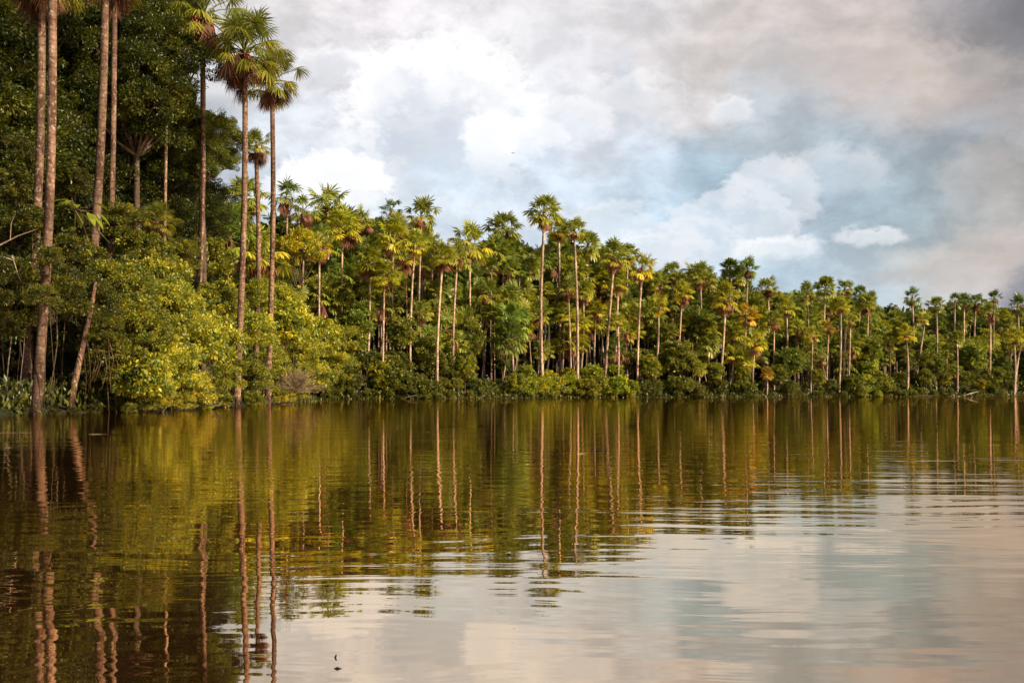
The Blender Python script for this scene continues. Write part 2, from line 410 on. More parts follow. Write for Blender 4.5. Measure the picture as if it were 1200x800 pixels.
CROWNS = {}
def make_crowns(key, n, **kw):
    L_ = []
    for i in range(n):
        gr, br = palm_crown('crown', 100*len(CROWNS)+i, **{k: (v[i % len(v)] if isinstance(v, list) else v) for k, v in kw.items()})
        a = mesh_obj('crown', gr[0], gr[1], M_FROND, gr[2], link=False).data
        b = mesh_obj('dead_fronds', br[0], br[1], M_DEAD, br[2], link=False).data
        L_.append((a, b))
    CROWNS[key] = L_
make_crowns('near', 3, nleaf=[30, 26, 24], nseg=38, rows=4, old=.3, dead=[15, 9, 12], dscale=1.3, soft=.16)
make_crowns('far', 11, nleaf=[32, 24, 34, 21, 30, 18, 28, 25, 36, 16, 27], soft=[.04, .1, .0, .14, .06, .12, .02, .08, .1, .05, 0], nseg=20, rows=3, old=[.1, .25, .05, .2, .3, .1, .15, .35, .0, .2, .12], dead=[15, 18, 6, 12, 20, 8, 3, 16, 9, 5, 11], dscale=1.25, ragged=[0, .05, 0, .15, 0, .2, 0, .1, 0, .25, .05])
FR = []
for i in range(2):
    v, f, t = fruit_mesh(i); FR.append(mesh_obj('fruit_cluster', v, f, M_FRUIT, t, link=False).data)

def palm(px, py, r, Y, bx=None, w=3.2, kind='far', var=None, color=(1, 1, 1), fruit=False, dead=1.0, label='', group=None, bark=(1, 1, 1), name='fan_palm', cat='palm', bend=0.0, squash=1.0):
    """px,py crown centre and r its radius as measured on the photograph, Y the distance; the palm stands on the ground there"""
    rnd = random.Random(int(px*31+py*17+Y))
    c = P(px, py, Y); rw = r*Y/F*(1.12 if kind == 'near' else 1.3)
    bx = px if bx is None else bx
    base = Vector(((bx-600)/F*Y, Y+rnd.uniform(-.4, .4), ground(Vector(((bx-600)/F*Y, Y)))-.15))
    o = root(name, base, label, cat, group)
    top = c-base; top.z -= rw*.16
    w0 = w/2*Y/F*(.84 if kind == 'near' else .74)
    path = []; rad = []
    N = 10
    for i in range(N+1):
        t = i/N
        p = Vector((top.x*t+bend*math.sin(t*math.pi)*w0*3.5, top.y*t, top.z*t))
        p.x += math.sin(t*5+px)*w0*.18
        path.append(p); rad.append(w0*(1.25-.25*min(1, t*8)-.22*t if t < .92 else .80))
    v, f = tube(path, rad, 12 if kind == 'near' else 7)
    tr = mesh_obj('trunk', v, f, M_PALMBARK, parent=o, smooth=True); tr.color = (*bark, 1)
    L_ = CROWNS[kind]; a, b = L_[(rnd.randrange(len(L_)) if var is None else var)]
    tl = .09 if kind == 'near' else .24
    rot = (rnd.uniform(-tl, tl), rnd.uniform(-tl, tl), rnd.uniform(0, 6.28)); squash = squash*rnd.uniform(.82, 1.12)
    cl = (c.x-base.x, c.y-base.y, c.z-base.z)
    k = rnd.uniform(.9, 1.1)
    col_ = tuple(x*k for x in color)
    part('crown', a, o, cl, (rw, rw, rw*squash), rot, col_)
    if dead > 0: part('dead_fronds', b, o, cl, (rw*.9*min(dead, 1.1), rw*.9*min(dead, 1.1), rw*dead), rot, (.55, .60, .62) if kind == 'near' else (.85, .85, .85))
    if fruit: part('fruit_cluster', FR[rnd.randrange(2)], o, cl, (rw, rw, rw), rot)
    return o

# ------------------------------------------------------------------ shore and ground
SH = [(-14.5,-60),(-17.5,0),(-18.5,20),(-17.2,31),(-16.6,35),(-15.2,42),(-15.4,50),(-15.0,57),(-15.2,66),(-16.5,76),(-18.5,92),(-24,108),(-24,116),(-12,122),(0,134),(8,146),(18,152),
      (30,157),(44,164),(60,173),(78,184),(98,196),(125,206),(150,190),(185,140),(200,60),(190,-60),(120,-120),(20,-130)]
SHA = np.array(SH, dtype=float)
def sdist(XY):
    """signed distance to the lake outline, positive on land"""
    XY = np.asarray(XY, dtype=float).reshape(-1, 2); A = SHA; B = np.roll(SHA, -1, axis=0)
    d = np.full(len(XY), 1e9); inside = np.zeros(len(XY), bool)
    for a, b in zip(A, B):
        ab = b-a; t = np.clip(((XY-a)@ab)/(ab@ab), 0, 1); q = a+t[:, None]*ab
        d = np.minimum(d, np.linalg.norm(XY-q, axis=1))
        cr = ((a[1] > XY[:, 1]) != (b[1] > XY[:, 1]))
        with np.errstate(divide='ignore', invalid='ignore'):
            xi = (b[0]-a[0])*(XY[:, 1]-a[1])/(b[1]-a[1])+a[0]
        inside ^= cr & (XY[:, 0] < xi)
    return np.where(inside, -d, d)
def hgt(XY):
    s = sdist(XY); XY = np.asarray(XY).reshape(-1, 2)
    t = np.clip((s+1.5)/3.0, 0, 1); t = t*t*(3-2*t)
    h = -0.9+t*1.15
    h = np.where(s > 1.5, .25+np.clip((s-1.5)*.01, 0, .6), h)
    return h+0.06*np.sin(XY[:, 0]*1.3)*np.cos(XY[:, 1]*1.1)
def ground(p): return float(hgt([[p.x, p.y]])[0])
xs = np.concatenate([[-3000, -1200, -500, -260], np.arange(-160, -60, 10), np.arange(-60, 140, 2.0), np.arange(140, 260, 10), [400, 900, 3000]])
ys = np.concatenate([[-3000, -1200, -500, -260], np.arange(-150, -20, 10), np.arange(-20, 240, 2.0), np.arange(240, 400, 12), [600, 1200, 3500]])
gx, gy = np.meshgrid(xs, ys); XY = np.stack([gx.ravel(), gy.ravel()], 1); z = hgt(XY)
nx, ny = len(xs), len(ys)
idx = (np.arange(ny-1)[:, None]*nx+np.arange(nx-1)[None, :]).ravel()
mg, g = newmat('forest_floor')
gp = mg.node_tree.nodes.new('ShaderNodeNewGeometry').outputs['Position']
gn = g.noise(gp, 1.4, 8, .65)
gc = g.mix(g.step(gn, .4, .62), (0.035, 0.022, 0.013), (0.05, 0.034, 0.02)); gc = g.mix(g.step(g.noise(gp, .3, 5), .45, .6), gc, (0.022, 0.026, 0.010))
out(mg, princ(mg, g, gc, .95, .1))
go = mesh_obj('ground', np.stack([gx.ravel(), gy.ravel(), z], 1), np.stack([idx, idx+1, idx+nx+1, idx+nx], 1), mg, smooth=True); tag(go, kind='structure')

# water
mw, g = newmat('lake_water')
pos = mw.node_tree.nodes.new('ShaderNodeNewGeometry').outputs['Position']
patch = g.step(g.noise(g.v('MULTIPLY', pos, (.05, .09, 0)), 1.0, 3, .6), .36, .62, .40, 1.0)
wv = g.v('ADD', pos, g.v('SCALE', g.v('SUBTRACT', g.noise(g.v('MULTIPLY', pos, (.5, .6, 0)), 1.0, 2, .5, color=True), (.5, .5, .5)), scale=.7))
h1 = g.noise(g.v('MULTIPLY', wv, (.50, 3.6, 0)), 1.0, 2.5, .45)
h2 = g.noise(g.v('MULTIPLY', wv, (1.6, 9.0, 0)), 1.0, 2, .5)
h3 = g.noise(g.v('MULTIPLY', pos, (.22, .55, 0)), 1.0, 2, .5)
hh = g.m('ADD', g.m('MULTIPLY', h1, 0.0078), g.m('MULTIPLY', h2, 0.0011))
hh = g.m('ADD', hh, g.m('MULTIPLY', g.noise(g.v('MULTIPLY', pos, (2.2, 3.4, 0)), 1.0, 2, .5), 0.0022))
hh = g.m('ADD', g.m('MULTIPLY', hh, patch), g.m('MULTIPLY', h3, 0.008))
bp = mw.node_tree.nodes.new('ShaderNodeBump'); bp.inputs['Strength'].default_value = 1.0; bp.inputs['Distance'].default_value = 1.0
g.link(hh, bp.inputs['Height'])
gl = mw.node_tree.nodes.new('ShaderNodeBsdfGlossy'); gl.inputs['Roughness'].default_value = 0.015
gl.inputs['Color'].default_value = (0.94, 0.76, 0.57, 1); g.link(bp.outputs[0], gl.inputs['Normal'])
df = mw.node_tree.nodes.new('ShaderNodeBsdfDiffuse'); df.inputs[0].default_value = (0.040, 0.018, 0.007, 1)
fr = mw.node_tree.nodes.new('ShaderNodeFresnel'); fr.inputs[0].default_value = 1.33; g.link(bp.outputs[0], fr.inputs['Normal'])
fac = g.m('POWER', fr.outputs[0], 0.18, clamp=True)
mx = mw.node_tree.nodes.new('ShaderNodeMixShader'); g.link(fac, mx.inputs[0])
mw.node_tree.links.new(df.outputs[0], mx.inputs[1]); mw.node_tree.links.new(gl.outputs[0], mx.inputs[2]); out(mw, mx.outputs[0])
wo_ = mesh_obj('lake_water', [(-400,-400,0),(400,-400,0),(400,600,0),(-400,600,0)], [(0,1,2,3)], mw); tag(wo_, kind='structure')

# ------------------------------------------------------------------ tree kinds
TREES = {}
def tree_kind(key, seed, lobes, h, r0, clumps, per, L, **kw):
    rng = random.Random(seed)
    (V, Fc, T), cl = crown_arrays(seed, lobes, clumps, per, L, **kw)
    a = mesh_obj('foliage', V, Fc, M_LEAF, T, link=False).data
    v, f = limbs(h, lobes, cl, rng, r0)
    b = mesh_obj('trunk', v, f, M_BARK, link=False, smooth=True).data
    TREES[key] = (a, b)
def lobes_ball(seed, n, R_, z0, rl, zs=.8):
    rng = random.Random(seed); L_ = []
    for i in range(n):
        a = i*2.399+rng.uniform(-.3, .3); rr = R_*math.sqrt((i+.3)/n)*.75
        zz = z0+R_*zs*(.55-rr/R_*.7)+rng.uniform(-.2, .2)*R_
        k = rl*rng.uniform(.75, 1.2)
        L_.append(((math.cos(a)*rr, math.sin(a)*rr, zz), (k, k, k*.8)))
    return L_
# sizes in metres for a crown radius of about 5 (big), 2.4 (shrub)
def full_ball(seed, n, R_, z0, rl, zr):
    rg = random.Random(seed); L_ = []
    for i in range(n):
        zt_ = 1-2*(i+.5)/n; a = i*2.399; q = math.sqrt(max(0, 1-zt_*zt_))*R_*rg.uniform(.55, .95)
        k = rl*rg.uniform(.75, 1.25)
        L_.append(((math.cos(a)*q, math.sin(a)*q, z0+zt_*zr*rg.uniform(.8, 1)), (k, k, k*.8)))
    return L_
for i in range(3):
    tree_kind('big%d' % i, 20+i, full_ball(20+i, 20, 5.0, 13.0, 2.0, 4.6), 8.0, .30, 12, 210, .22, wr=.45, cr=.30, yellow=.04)
for i in range(4):
    tree_kind('shrub%d' % i, 30+i, lobes_ball(30+i, 9, 2.3, 1.6, 1.05, .9)+[((rx, ry, .3), (1, 1, .6)) for rx, ry in ((1.4, -1.2), (-1.5, -1), (0, -1.8), (1.4, 1), (-1.4, 1.2), (0, 0))], .7, .09, [26, 18, 30, 16][i], [80, 60, 80, 44][i], [.22, .32, .19, .40][i], wr=[.42, .36, .5, .5][i], cr=[.28, .36, .25, .4][i], yellow=.2, shell=.25, droop=[-.15, -.4, .15, -.3][i], loose=[.3, .4, .25, .45][i])
for i in range(3):
    tree_kind('far%d' % i, 40+i, full_ball(40+i, 13, 3.2, 7.5, 1.6, 3.4), 4.2, .2, 10, 46, .50, wr=.55, cr=.3, yellow=.1)
for i in range(4):
    tree_kind('farshrub%d' % i, 50+i, lobes_ball(50+i, 8, 2.3, 1.6, 1.05, .9)+[((rx, ry, .3), (1, 1, .6)) for rx, ry in ((1.4, -1.2), (-1.5, -1), (0, -1.8), (1.4, 1), (-1.4, 1.2), (0, 0))], .7, .08, 16, 36, .42, wr=.55, cr=.3, yellow=.14, shell=.4)
# a light, open tree with a tall crown
for i in range(2):
    tree_kind('open%d' % i, 60+i, lobes_ball(60+i, 12, 3.2, 9.0, 1.15, 1.6), 5.5, .14, 20, 70, .30, wr=.4, cr=.34, yellow=.3, droop=.1)

def tree(kind, px, py, Y, rpx, base_r, color, label, cat='tree', name='broadleaf_tree', group=None, zc=0, sz=1.0, lift=0.0):
    """crown centre px,py and radius rpx; base_r and zc are the unscaled crown's radius and centre height"""
    rnd = random.Random(int(px*7+py*3+Y*5))
    s = rpx*Y/F/base_r
    c = P(px, py, Y); gz = ground(Vector((c.x, Y)))
    base = Vector((c.x, Y, gz-.1))
    o = root(name, base, label, cat, group)
    a, b = TREES[kind]
    szz = s*sz
    top = c.z-base.z
    if zc:                                   # crown scaled uniformly, trunk stretched to reach it
        dzc = top-zc*szz
        rz = rnd.uniform(0, 6.28)
        part('foliage', a, o, (0, 0, dzc), (s, s, szz), (0, 0, rz), color)
        if dzc > .5:
            kz = 1
            v, f = tube([(rnd.uniform(-1.1, 1.1)*(s if base_r < 3 else .4), rnd.uniform(-.3, .3), -.4), (rnd.uniform(-.5, .5)*s, rnd.uniform(-.3, .3), dzc*.35), (rnd.uniform(-.25, .25)*s, 0, dzc*.7), (0, 0, dzc+.3)], [.50*s, .47*s, .46*s, .45*s] if base_r > 5 else [.33*s, .32*s, .31*s, .30*s] if base_r > 4 else [.07*s, .06*s, .06*s, .05*s], 7)
            me = b.copy(); 
            part('limbs', b, o, (0, 0, dzc), (s, s, szz), (0, 0, rz))
            st = mesh_obj('trunk', v, f, M_BARK, parent=o, smooth=True)
            bpy.data.meshes.remove(me)
        else:
            part('trunk', b, o, (0, 0, dzc), (s, s, szz), (0, 0, rz))
    else:
        rz = rnd.uniform(0, 6.28)
        part('foliage', a, o, (0, 0, 0), (s, s, szz), (0, 0, rz), color)
        part('stem', b, o, (0, 0, 0), (s, s, szz), (0, 0, rz))
    return o

# ------------------------------------------------------------------ PLACEMENT
def shoreY(px, y0=25.0):
    Y = np.arange(y0, 260, .5); X = (px-600)/F*Y
    s = sdist(np.stack([X, Y], 1)); w = np.where(s > 0)[0]
    return float(Y[w[0]]) if len(w) else 200.0
N_ = (1, 1, 1); YL = (1.3, 1.2, .75); GO = (1.6, 1.35, .65); DK = (.55, .70, .85); MD = (.8, .9, .9); OR = (1.9, 1.1, .6)

# --- the tall palms of the near left bank
near = [
 # px, py, r, Y, base px, trunk px width, variant, label
 (48, -38, 46, 41, 29, 13, 0, 'tall palm at the far left edge, its pinkish trunk leaning slightly right'),
 (62, -95, 52, 35.6, 47, 13.5, 1, 'thick reddish palm trunk rising straight from the dark water near the left edge'),
 (124, -62, 46, 45, 97, 13, 2, 'tall palm with a long black scar down its trunk, leaning right'),
 (134, -42, 40, 50, 122, 9, 0, 'palm half hidden directly behind the palm with the black scar'),
 (86, -14, 34, 56, 78, 8, 1, 'palm deep in the dark trees, only its hanging brown fronds showing at the top'),
 (238, 8, 44, 59, 228, 9, 2, 'tall slim palm whose crown is cut by the top, against dark leafy trees'),
 (286, 52, 43, 57, 279, 9.5, 0, 'tall palm with a dark swollen foot standing at the water, crown against the sky'),
 (300, 168, 19, 68, 297, 7.5, 2, 'smaller palm squeezed between the two tall waterside palms'),
 (318, 87, 34, 64, 315, 8.0, 1, 'slim tall palm with a brown drooping frond, rightmost of the tall near palms'),
]
for (px, py, r, Y, bx, w, v, lab) in near:
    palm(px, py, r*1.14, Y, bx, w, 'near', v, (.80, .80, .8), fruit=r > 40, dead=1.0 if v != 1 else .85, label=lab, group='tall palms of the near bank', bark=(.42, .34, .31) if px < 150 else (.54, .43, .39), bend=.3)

# --- shorter palms among the trees of the left bank
mid = [
 (196, 100, 26, 57, 190, 5, (1, .9, .8), 'fan palm with pale lit fronds poking out of the dark trees near the top'),
 (184, 255, 24, 53, 180, 5, (1, .95, .8), 'low fan palm with drooping pale fronds between dark trees'),
 (268, 270, 32, 79, 262, 5, (.7, .9, .8), 'dark green fan palm left behind the tall waterside palm'),
 (303, 292, 28, 80, 300, 5, (1.2, 1.1, .8), 'yellow green young fan palm between the two tall waterside trunks'),
 (286, 230, 24, 92, 284, 5, N_, 'fan palm showing just above the shrubs behind the waterside palm'),
 (336, 226, 20, 112, 334, 5, DK, 'dark fan palm against the sky just right of the slim near palm'),
 (355, 243, 17, 118, 355, 4, N_, 'fan palm with brownish fronds beside the dark one, left end of skyline'),
]
for (px, py, r, Y, bx, w, c, lab) in mid:
    palm(px, py, r, Y, bx, w, 'near' if Y < 60 else 'far', None, c, label=lab, group='palms among the near bank trees', bark=(.7, .6, .5))

# --- the palms of the far bank one can tell apart
# crown px, py, r, trunk foot px, metres behind the shore, trunk px width, colour, fruit, label
farp = [
 (384, 240, 27, 386, 16, 4, N_, 0, 'biggest round palm crown at the left end of the far skyline'),
 (402, 264, 21, 400, 6, 4, YL, 1, 'palm with a bright straight trunk, leftmost bare trunk of the far bank'),
 (374, 285, 17, 374, 4, 4, GO, 0, 'golden yellow palm with brown hanging fronds beside the yellow tree'),
 (458, 244, 14, 459, 22, 4, DK, 0, 'small dark palm crown on the skyline left of the forked looking one'),
 (494, 250, 19, 492, 14, 4, N_, 0, 'skyline palm with one separate frond reaching out to the right'),
 (461, 274, 22, 463, 10, 4, YL, 0, 'broad yellow green palm under the small dark skyline crown'),
 (424, 256, 16, 424, 20, 4, YL, 1, 'palm with dark red fruit just under the left skyline'),
 (486, 284, 17, 481, 4, 4, YL, 1, 'yellow crowned palm with a long pale trunk, slightly leaning'),
 (434, 306, 18, 428, 3, 4.2, YL, 0, 'palm with a curved leaning trunk and yellow crown, lower left of far bank'),
 (450, 318, 18, 448, 1.5, 4, YL, 0, 'palm with its whitish trunk reaching the water beside the curved one'),
 (519, 297, 15, 513, 1, 4.6, YL, 0, 'yellow green palm with the palest bare trunk leaning right to the water'),
 (536, 298, 18, 531, 2, 4.4, N_, 1, 'palm with a rough brown trunk just right of the palest leaning trunk'),
 (550, 281, 21, 552, 8, 4, YL, 0, 'broad palm on a brown trunk in front of the dark hollow'),
 (590, 266, 19, 590, 24, 4, N_, 0, 'skyline palm standing clear on its own left of the tallest palm'),
 (638, 246, 20, 637, 2, 5.4, N_, 1, 'tallest palm of the far bank with a bright bare trunk and red fruit'),
 (655, 268, 15, 656, 12, 4, YL, 1, 'palm crown tucked under the right side of the tallest palm'),
 (673, 268, 14, 676, 1.5, 5, N_, 1, 'slender palm with a long pale trunk, second right of the tallest palm'),
 (666, 335, 12, 669, 4, 3.6, N_, 1, 'low palm whose thin trunk runs close left of a long pale trunk'),
 (684, 340, 13, 678, 5, 3.4, YL, 0, 'low palm whose thin trunk runs close right of a long pale trunk'),
 (689, 286, 15, 690, 16, 4, N_, 0, 'palm with dark upright fronds on the falling skyline right of the centre'),
 (720, 297, 18, 709, 2, 4.6, N_, 1, 'palm with a maroon fruit bunch and a trunk curving down to the left'),
 (724, 330, 14, 716, 3, 4, YL, 0, 'yellowish palm sharing a foot with the maroon fruited palm'),
 (736, 297, 12, 736, 14, 3.6, N_, 0, 'small palm crown right behind the maroon fruited palm'),
 (753, 312, 16, 747, 2, 4.2, GO, 1, 'orange tinged palm with dark fruit and a clear pale trunk'),
 (772, 356, 14, 765, 3, 4, GO, 0, 'golden palm with a strongly leaning trunk at middle height'),
 (602, 373, 19, 604, 5, 4, (.75, 1, 1), 0, 'low dark green palm in front of the shaded hollow left of tallest palm'),
 (724, 374, 9, 722, .5, 3.2, YL, 0, 'short thin palm at the water with a straight pale stem'),
 (699, 360, 15, 698, 6, 3.4, GO, 0, 'yellow palm at middle height above the green waterside bushes'),
 (737, 366, 12, 729, 7, 3, YL, 0, 'small palm leaning right in the shade behind the pale stems'),
 (787, 318, 13, 788, 18, 3.6, N_, 0, 'dark topped palm on the skyline left of the twin tall crowns'),
 (800, 341, 13, 797, 4, 3.8, GO, 0, 'yellow palm with a straight pale trunk in the centre right'),
 (820, 320, 15, 820, 14, 3.6, N_, 0, 'round green palm crown on the skyline just left of the twins'),
 (856, 313, 12, 857, 14, 3.6, DK, 0, 'left one of the twin dark crowns that rise above the skyline'),
 (876, 314, 12, 874, 10, 3.6, DK, 1, 'right one of the twin dark crowns, with one frond hanging out'),
 (850, 347, 15, 842, 2, 4.2, GO, 0, 'golden palm with a long leaning white trunk below the twin crowns'),
 (875, 368, 14, 874, 6, 3.4, OR, 0, 'orange brown palm right below the twin crowns'),
 (885, 398, 15, 883, 1, 3.2, GO, 0, 'bright yellow palm low down with a stem standing in the water'),
 (860, 414, 13, 861, 3, 3, YL, 0, 'yellow green palm low down with several brown fronds below it'),
 (873, 420, 11, 871, 2.5, 3, YL, 0, 'low palm between the yellow one and the dark cave in the bank'),
 (819, 431, 8, 817, .3, 2.8, YL, 0, 'very small yellow palm at the water with a short white stem'),
 (899, 437, 7, 898, .2, 2.8, OR, 0, 'tiny orange palm at the water beside the dark cave in the bank'),
 (900, 336, 13, 899, 12, 3.4, N_, 0, 'palm crown on the skyline in the dip right of the twins'),
 (921, 358, 11, 921, 6, 3.6, YL, 0, 'palm with a bright half trunk right of the skyline dip'),
 (907, 372, 10, 907, 5, 3, N_, 1, 'small shaded palm with reddish hanging fronds'),
 (936, 384, 12, 936, 5, 3, (1.6, 1.5, .8), 0, 'bright lime green palm crown at middle height'),
 (946, 343, 12, 947, 10, 3.4, N_, 0, 'rounded skyline palm above the bright lime green one'),
 (967, 336, 13, 968, 14, 3.4, N_, 0, 'broad skyline palm left of the tall triple trunks'),
 (952, 391, 9, 950, 1.5, 3.2, GO, 0, 'small golden palm on a thin pale trunk near the water'),
 (990, 337, 11, 988, 3, 3.6, N_, 0, 'tallest palm of the triple pale trunks on the right'),
 (985, 356, 11, 983, 1, 3.8, YL, 0, 'palm with the left trunk of the triple, reaching the water'),
 (996, 374, 9, 994, 2, 3.2, N_, 1, 'lower palm with the right trunk of the triple'),
 (971, 382, 8, 970, 5, 3, OR, 0, 'small brown palm left of the triple trunks'),
 (1008, 343, 10, 1008, 16, 3, DK, 0, 'dark palm crown just right of the tall triple palms'),
 (1018, 354, 11, 1018, 8, 3, N_, 0, 'green palm on the skyline where it drops right of the triple'),
 (1044, 396, 10, 1043, 5, 3, N_, 1, 'palm with brown fronds over the darkest hollow on the right'),
 (1069, 347, 10, 1069, 12, 3, DK, 0, 'dark lone crown sticking up above the right skyline'),
 (1062, 390, 10, 1062, 1.5, 4, GO, 0, 'yellow palm with a bright straight trunk right of the dark hollow'),
 (1097, 357, 10, 1097, 5, 3.2, N_, 0, 'palm with a broken line of pale trunk in the right skyline'),
 (1119, 352, 9, 1119, 12, 3, DK, 0, 'dark palm crown left in the trio on the right skyline'),
 (1130, 352, 8, 1130, 13, 3, DK, 0, 'dark palm crown in the middle of the trio on the right skyline'),
 (1144, 352, 9, 1143, 12, 3, DK, 0, 'dark palm crown right in the trio on the right skyline'),
 (1165, 348, 9, 1165, 10, 3, DK, 0, 'highest dark palm near the right edge with fronds apart'),
 (1160, 364, 11, 1159, 4, 3.8, N_, 1, 'palm with a thick pale trunk below the highest one at right'),
 (1193, 356, 11, 1192, 10, 3, DK, 0, 'dark palm crown at the right edge of the skyline'),
 (1188, 393, 11, 1187, .8, 3.4, GO, 0, 'yellow palm with a pale trunk standing at the water, right edge'),
 (1196, 402, 9, 1191, 1.2, 3.4, YL, 0, 'palm whose trunk runs close beside the last yellow one'),
 (1084, 372, 9, 1071, 3, 3, YL, 0, 'palm leaning right above the fallen grey log'),
 (1121, 396, 9, 1121, 3, 3, N_, 0, 'palm of middle height with a short pale trunk under the dark trio'),
]
hero_xy = []
for (px, py, r, bx, ex, w, c, fr_, lab) in farp:
    Y = shoreY(px, 100.0)+ex
    hero_xy.append((px, py, r))
    palm(px, py, r, Y, bx, w, 'far', None, c, fruit=bool(fr_), dead=random.Random(px).choice([.7, .8, .9, 1]), label=lab, group='palms of the far bank with crowns in view', bend=random.Random(px*3).uniform(-.5, .5), bark=(1.25, 1.15, 1.1))

# --- landmarks used to say which palm, tree or bush of the crowd is meant
LM = [(384,240,'the biggest crown at the left end'),(402,300,'the leftmost bare trunk'),(494,250,'the crown with the reaching frond'),(434,320,'the curved leaning trunk'),(450,380,'the whitish trunk on the left'),
 (516,330,'the palest leaning trunk'),(550,281,'the broad palm over the hollow'),(590,266,'the lone skyline palm'),(602,373,'the low dark green palm'),(638,250,'the tallest palm'),(637,350,'the middle of the tallest trunk'),
 (674,310,'the slender long trunk'),(720,297,'the maroon fruited palm'),(712,390,'the foot of the maroon palm'),(753,312,'the orange tinged palm'),(772,356,'the golden leaning palm'),(820,320,'the round crown left of the twins'),
 (866,313,'the twin dark crowns'),(848,380,'the long leaning white trunk'),(885,398,'the bright yellow low palm'),(819,431,'the tiny yellow palm'),(899,437,'the tiny orange palm'),(921,358,'the bright half trunk'),
 (936,384,'the lime green crown'),(967,336,'the broad skyline palm'),(988,337,'the triple pale trunks'),(990,410,'the feet of the triple trunks'),(1044,396,'the darkest hollow on the right'),(1069,347,'the lone dark crown'),(1062,400,'the yellow palm by the hollow'),
 (1097,357,'the broken pale trunk line'),(1131,352,'the trio of dark crowns'),(1165,348,'the highest palm at right'),(1159,410,'the thick pale trunk at right'),(1189,400,'the last yellow palm'),(1080,462,'the fallen grey log'),(1140,460,'the white fallen branch')]
PENDING = []
def later(o, px, py, look, noun):
    PENDING.append((o, px, py, look, noun))
def settle():
    buck = {}
    for (o, px, py, look, noun) in PENDING:
        lx, ly, nm = min(LM, key=lambda l: math.hypot((l[0]-px), (l[1]-py)*.9))
        dx_, dy_ = px-lx, ly-py
        h = 'right' if dx_ > 5 else 'left' if dx_ < -5 else ''; v_ = 'above' if dy_ > 9 else 'below' if dy_ < -9 else ''
        rel = (v_+' and '+h+' of' if v_ and h else v_ or (h+' of' if h else 'just behind'))
        buck.setdefault((look, noun, rel, nm), []).append((math.hypot(dx_, dy_), o))
    ords = ['', 'second ', 'third ', 'fourth ', 'fifth ', 'sixth ', 'seventh ', 'eighth ', 'ninth ', 'tenth ', 'eleventh ', 'twelfth ', 'thirteenth ', 'fourteenth ', 'fifteenth ', 'sixteenth ']
    for (look, noun, rel, nm), L_ in buck.items():
        L_.sort(key=lambda q: q[0])
        for i, (d_, o) in enumerate(L_):
            o['label'] = (look+' '+noun+' '+rel+' '+nm) if len(L_) == 1 else (ords[min(i, 15)]+'closest '+look+' '+noun+' '+rel+' '+nm)
    seen = {}
    for (o, *_) in PENDING:
        n_ = len(o['label'].split())
        if n_ > 16: print('LONG', o['label'])

# --- the crowd of palms that fills the far bank between them
skyl = [(330,240),(345,244),(385,236),(420,252),(455,252),(495,255),(520,292),(545,282),(590,274),(620,285),(637,275),(672,275),(700,292),(720,300),(750,316),(790,322),(830,318),(870,318),(885,338),(930,345),(990,343),(1020,355),(1060,361),(1100,361),(1160,358),(1190,362),(1300,360)]
def top_at(px):
    return float(np.interp(px, [a for a, b in skyl], [b for a, b in skyl]))
rr = random.Random(5)
cnt = 0
px = 350.0
LOOK = {N_: 'green', YL: 'yellow green', MD: 'mid green', DK: 'dark green', GO: 'golden yellow'}
while px < 1235:
    t0 = top_at(px); near_r = 20 - 8.5*min(1, max(0, (px-350)/800.0))
    rows = [(.0, 20), (.15, 16), (.30, 12), (.45, 8), (.62, 5)]
    for k, (fy, ex) in enumerate(rows):
        if rr.random() < .06: continue
        y_ = t0+near_r*.75+fy*(455-t0)+rr.uniform(-7, 9); x_ = px+rr.uniform(-9, 9)
        if k == 4 and rr.random() < .55: continue
        c = rr.choice([N_, N_, N_, YL, YL, MD, DK, N_] if x_ < 900 else [N_, MD, MD, YL, DK, N_])  # right end: more dull, cool greens standing in for cloud shade and vignette
        ex2 = ex+rr.uniform(-2.5, 3.5)
        o = palm(x_, y_, near_r*rr.choice([.62, .75, .85, .95, 1.05, 1.2]), shoreY(min(x_, 1250), 100.0)+max(ex2, 3), x_+rr.uniform(-10, 10), rr.uniform(2.2, 3.1), 'far', None, c,
             fruit=rr.random() < .3, dead=rr.choice([0, .7, .9, 1.0, 1.1]), group='fan palms crowded along the far bank', bend=rr.uniform(-.6, .6), bark=rr.choice([(1, .9, .85), (.6, .5, .45), (.8, .7, .65)]))
        later(o, x_, y_, LOOK[c], 'fan palm'); cnt += 1
    px += near_r*1.0
print('filler palms', cnt)

# --- dark broadleaf trees behind and between them
px = 340.0
while px < 1275:
    t0 = top_at(px)
    for k, (fy, ex) in enumerate([(.17, 32), (.40, 26)]):
        y_ = t0+fy*(465-t0)+rr.uniform(-6, 8); x_ = px+rr.uniform(-8, 8)
        rpx = (30-12*min(1, max(0, (px-350)/800)))*rr.uniform(.9, 1.2)
        if 555 < x_ < 615 and k == 2: c, lk = (.4, .5, .6), 'very dark'
        elif 860 < x_ < 900 and k == 2: c, lk = (.4, .5, .6), 'very dark'
        elif 1035 < x_ < 1056 and k == 2: c, lk = (.4, .5, .6), 'very dark'
        else: c, lk = rr.choice([((.75, .9, .8), 'dull green'), ((1.1, 1.1, .8), 'green'), ((.55, .7, .8), 'dark')])
        o = tree('far%d' % rr.randrange(3), x_, y_, shoreY(min(x_, 1250), 100)+ex+rr.uniform(-3, 4), rpx, 4.6, c, None, group='broadleaf trees behind the far palms', zc=7.5)
        later(o, x_, y_, lk, 'broadleaf tree')
    px += 30-11*min(1, max(0, (px-350)/800))

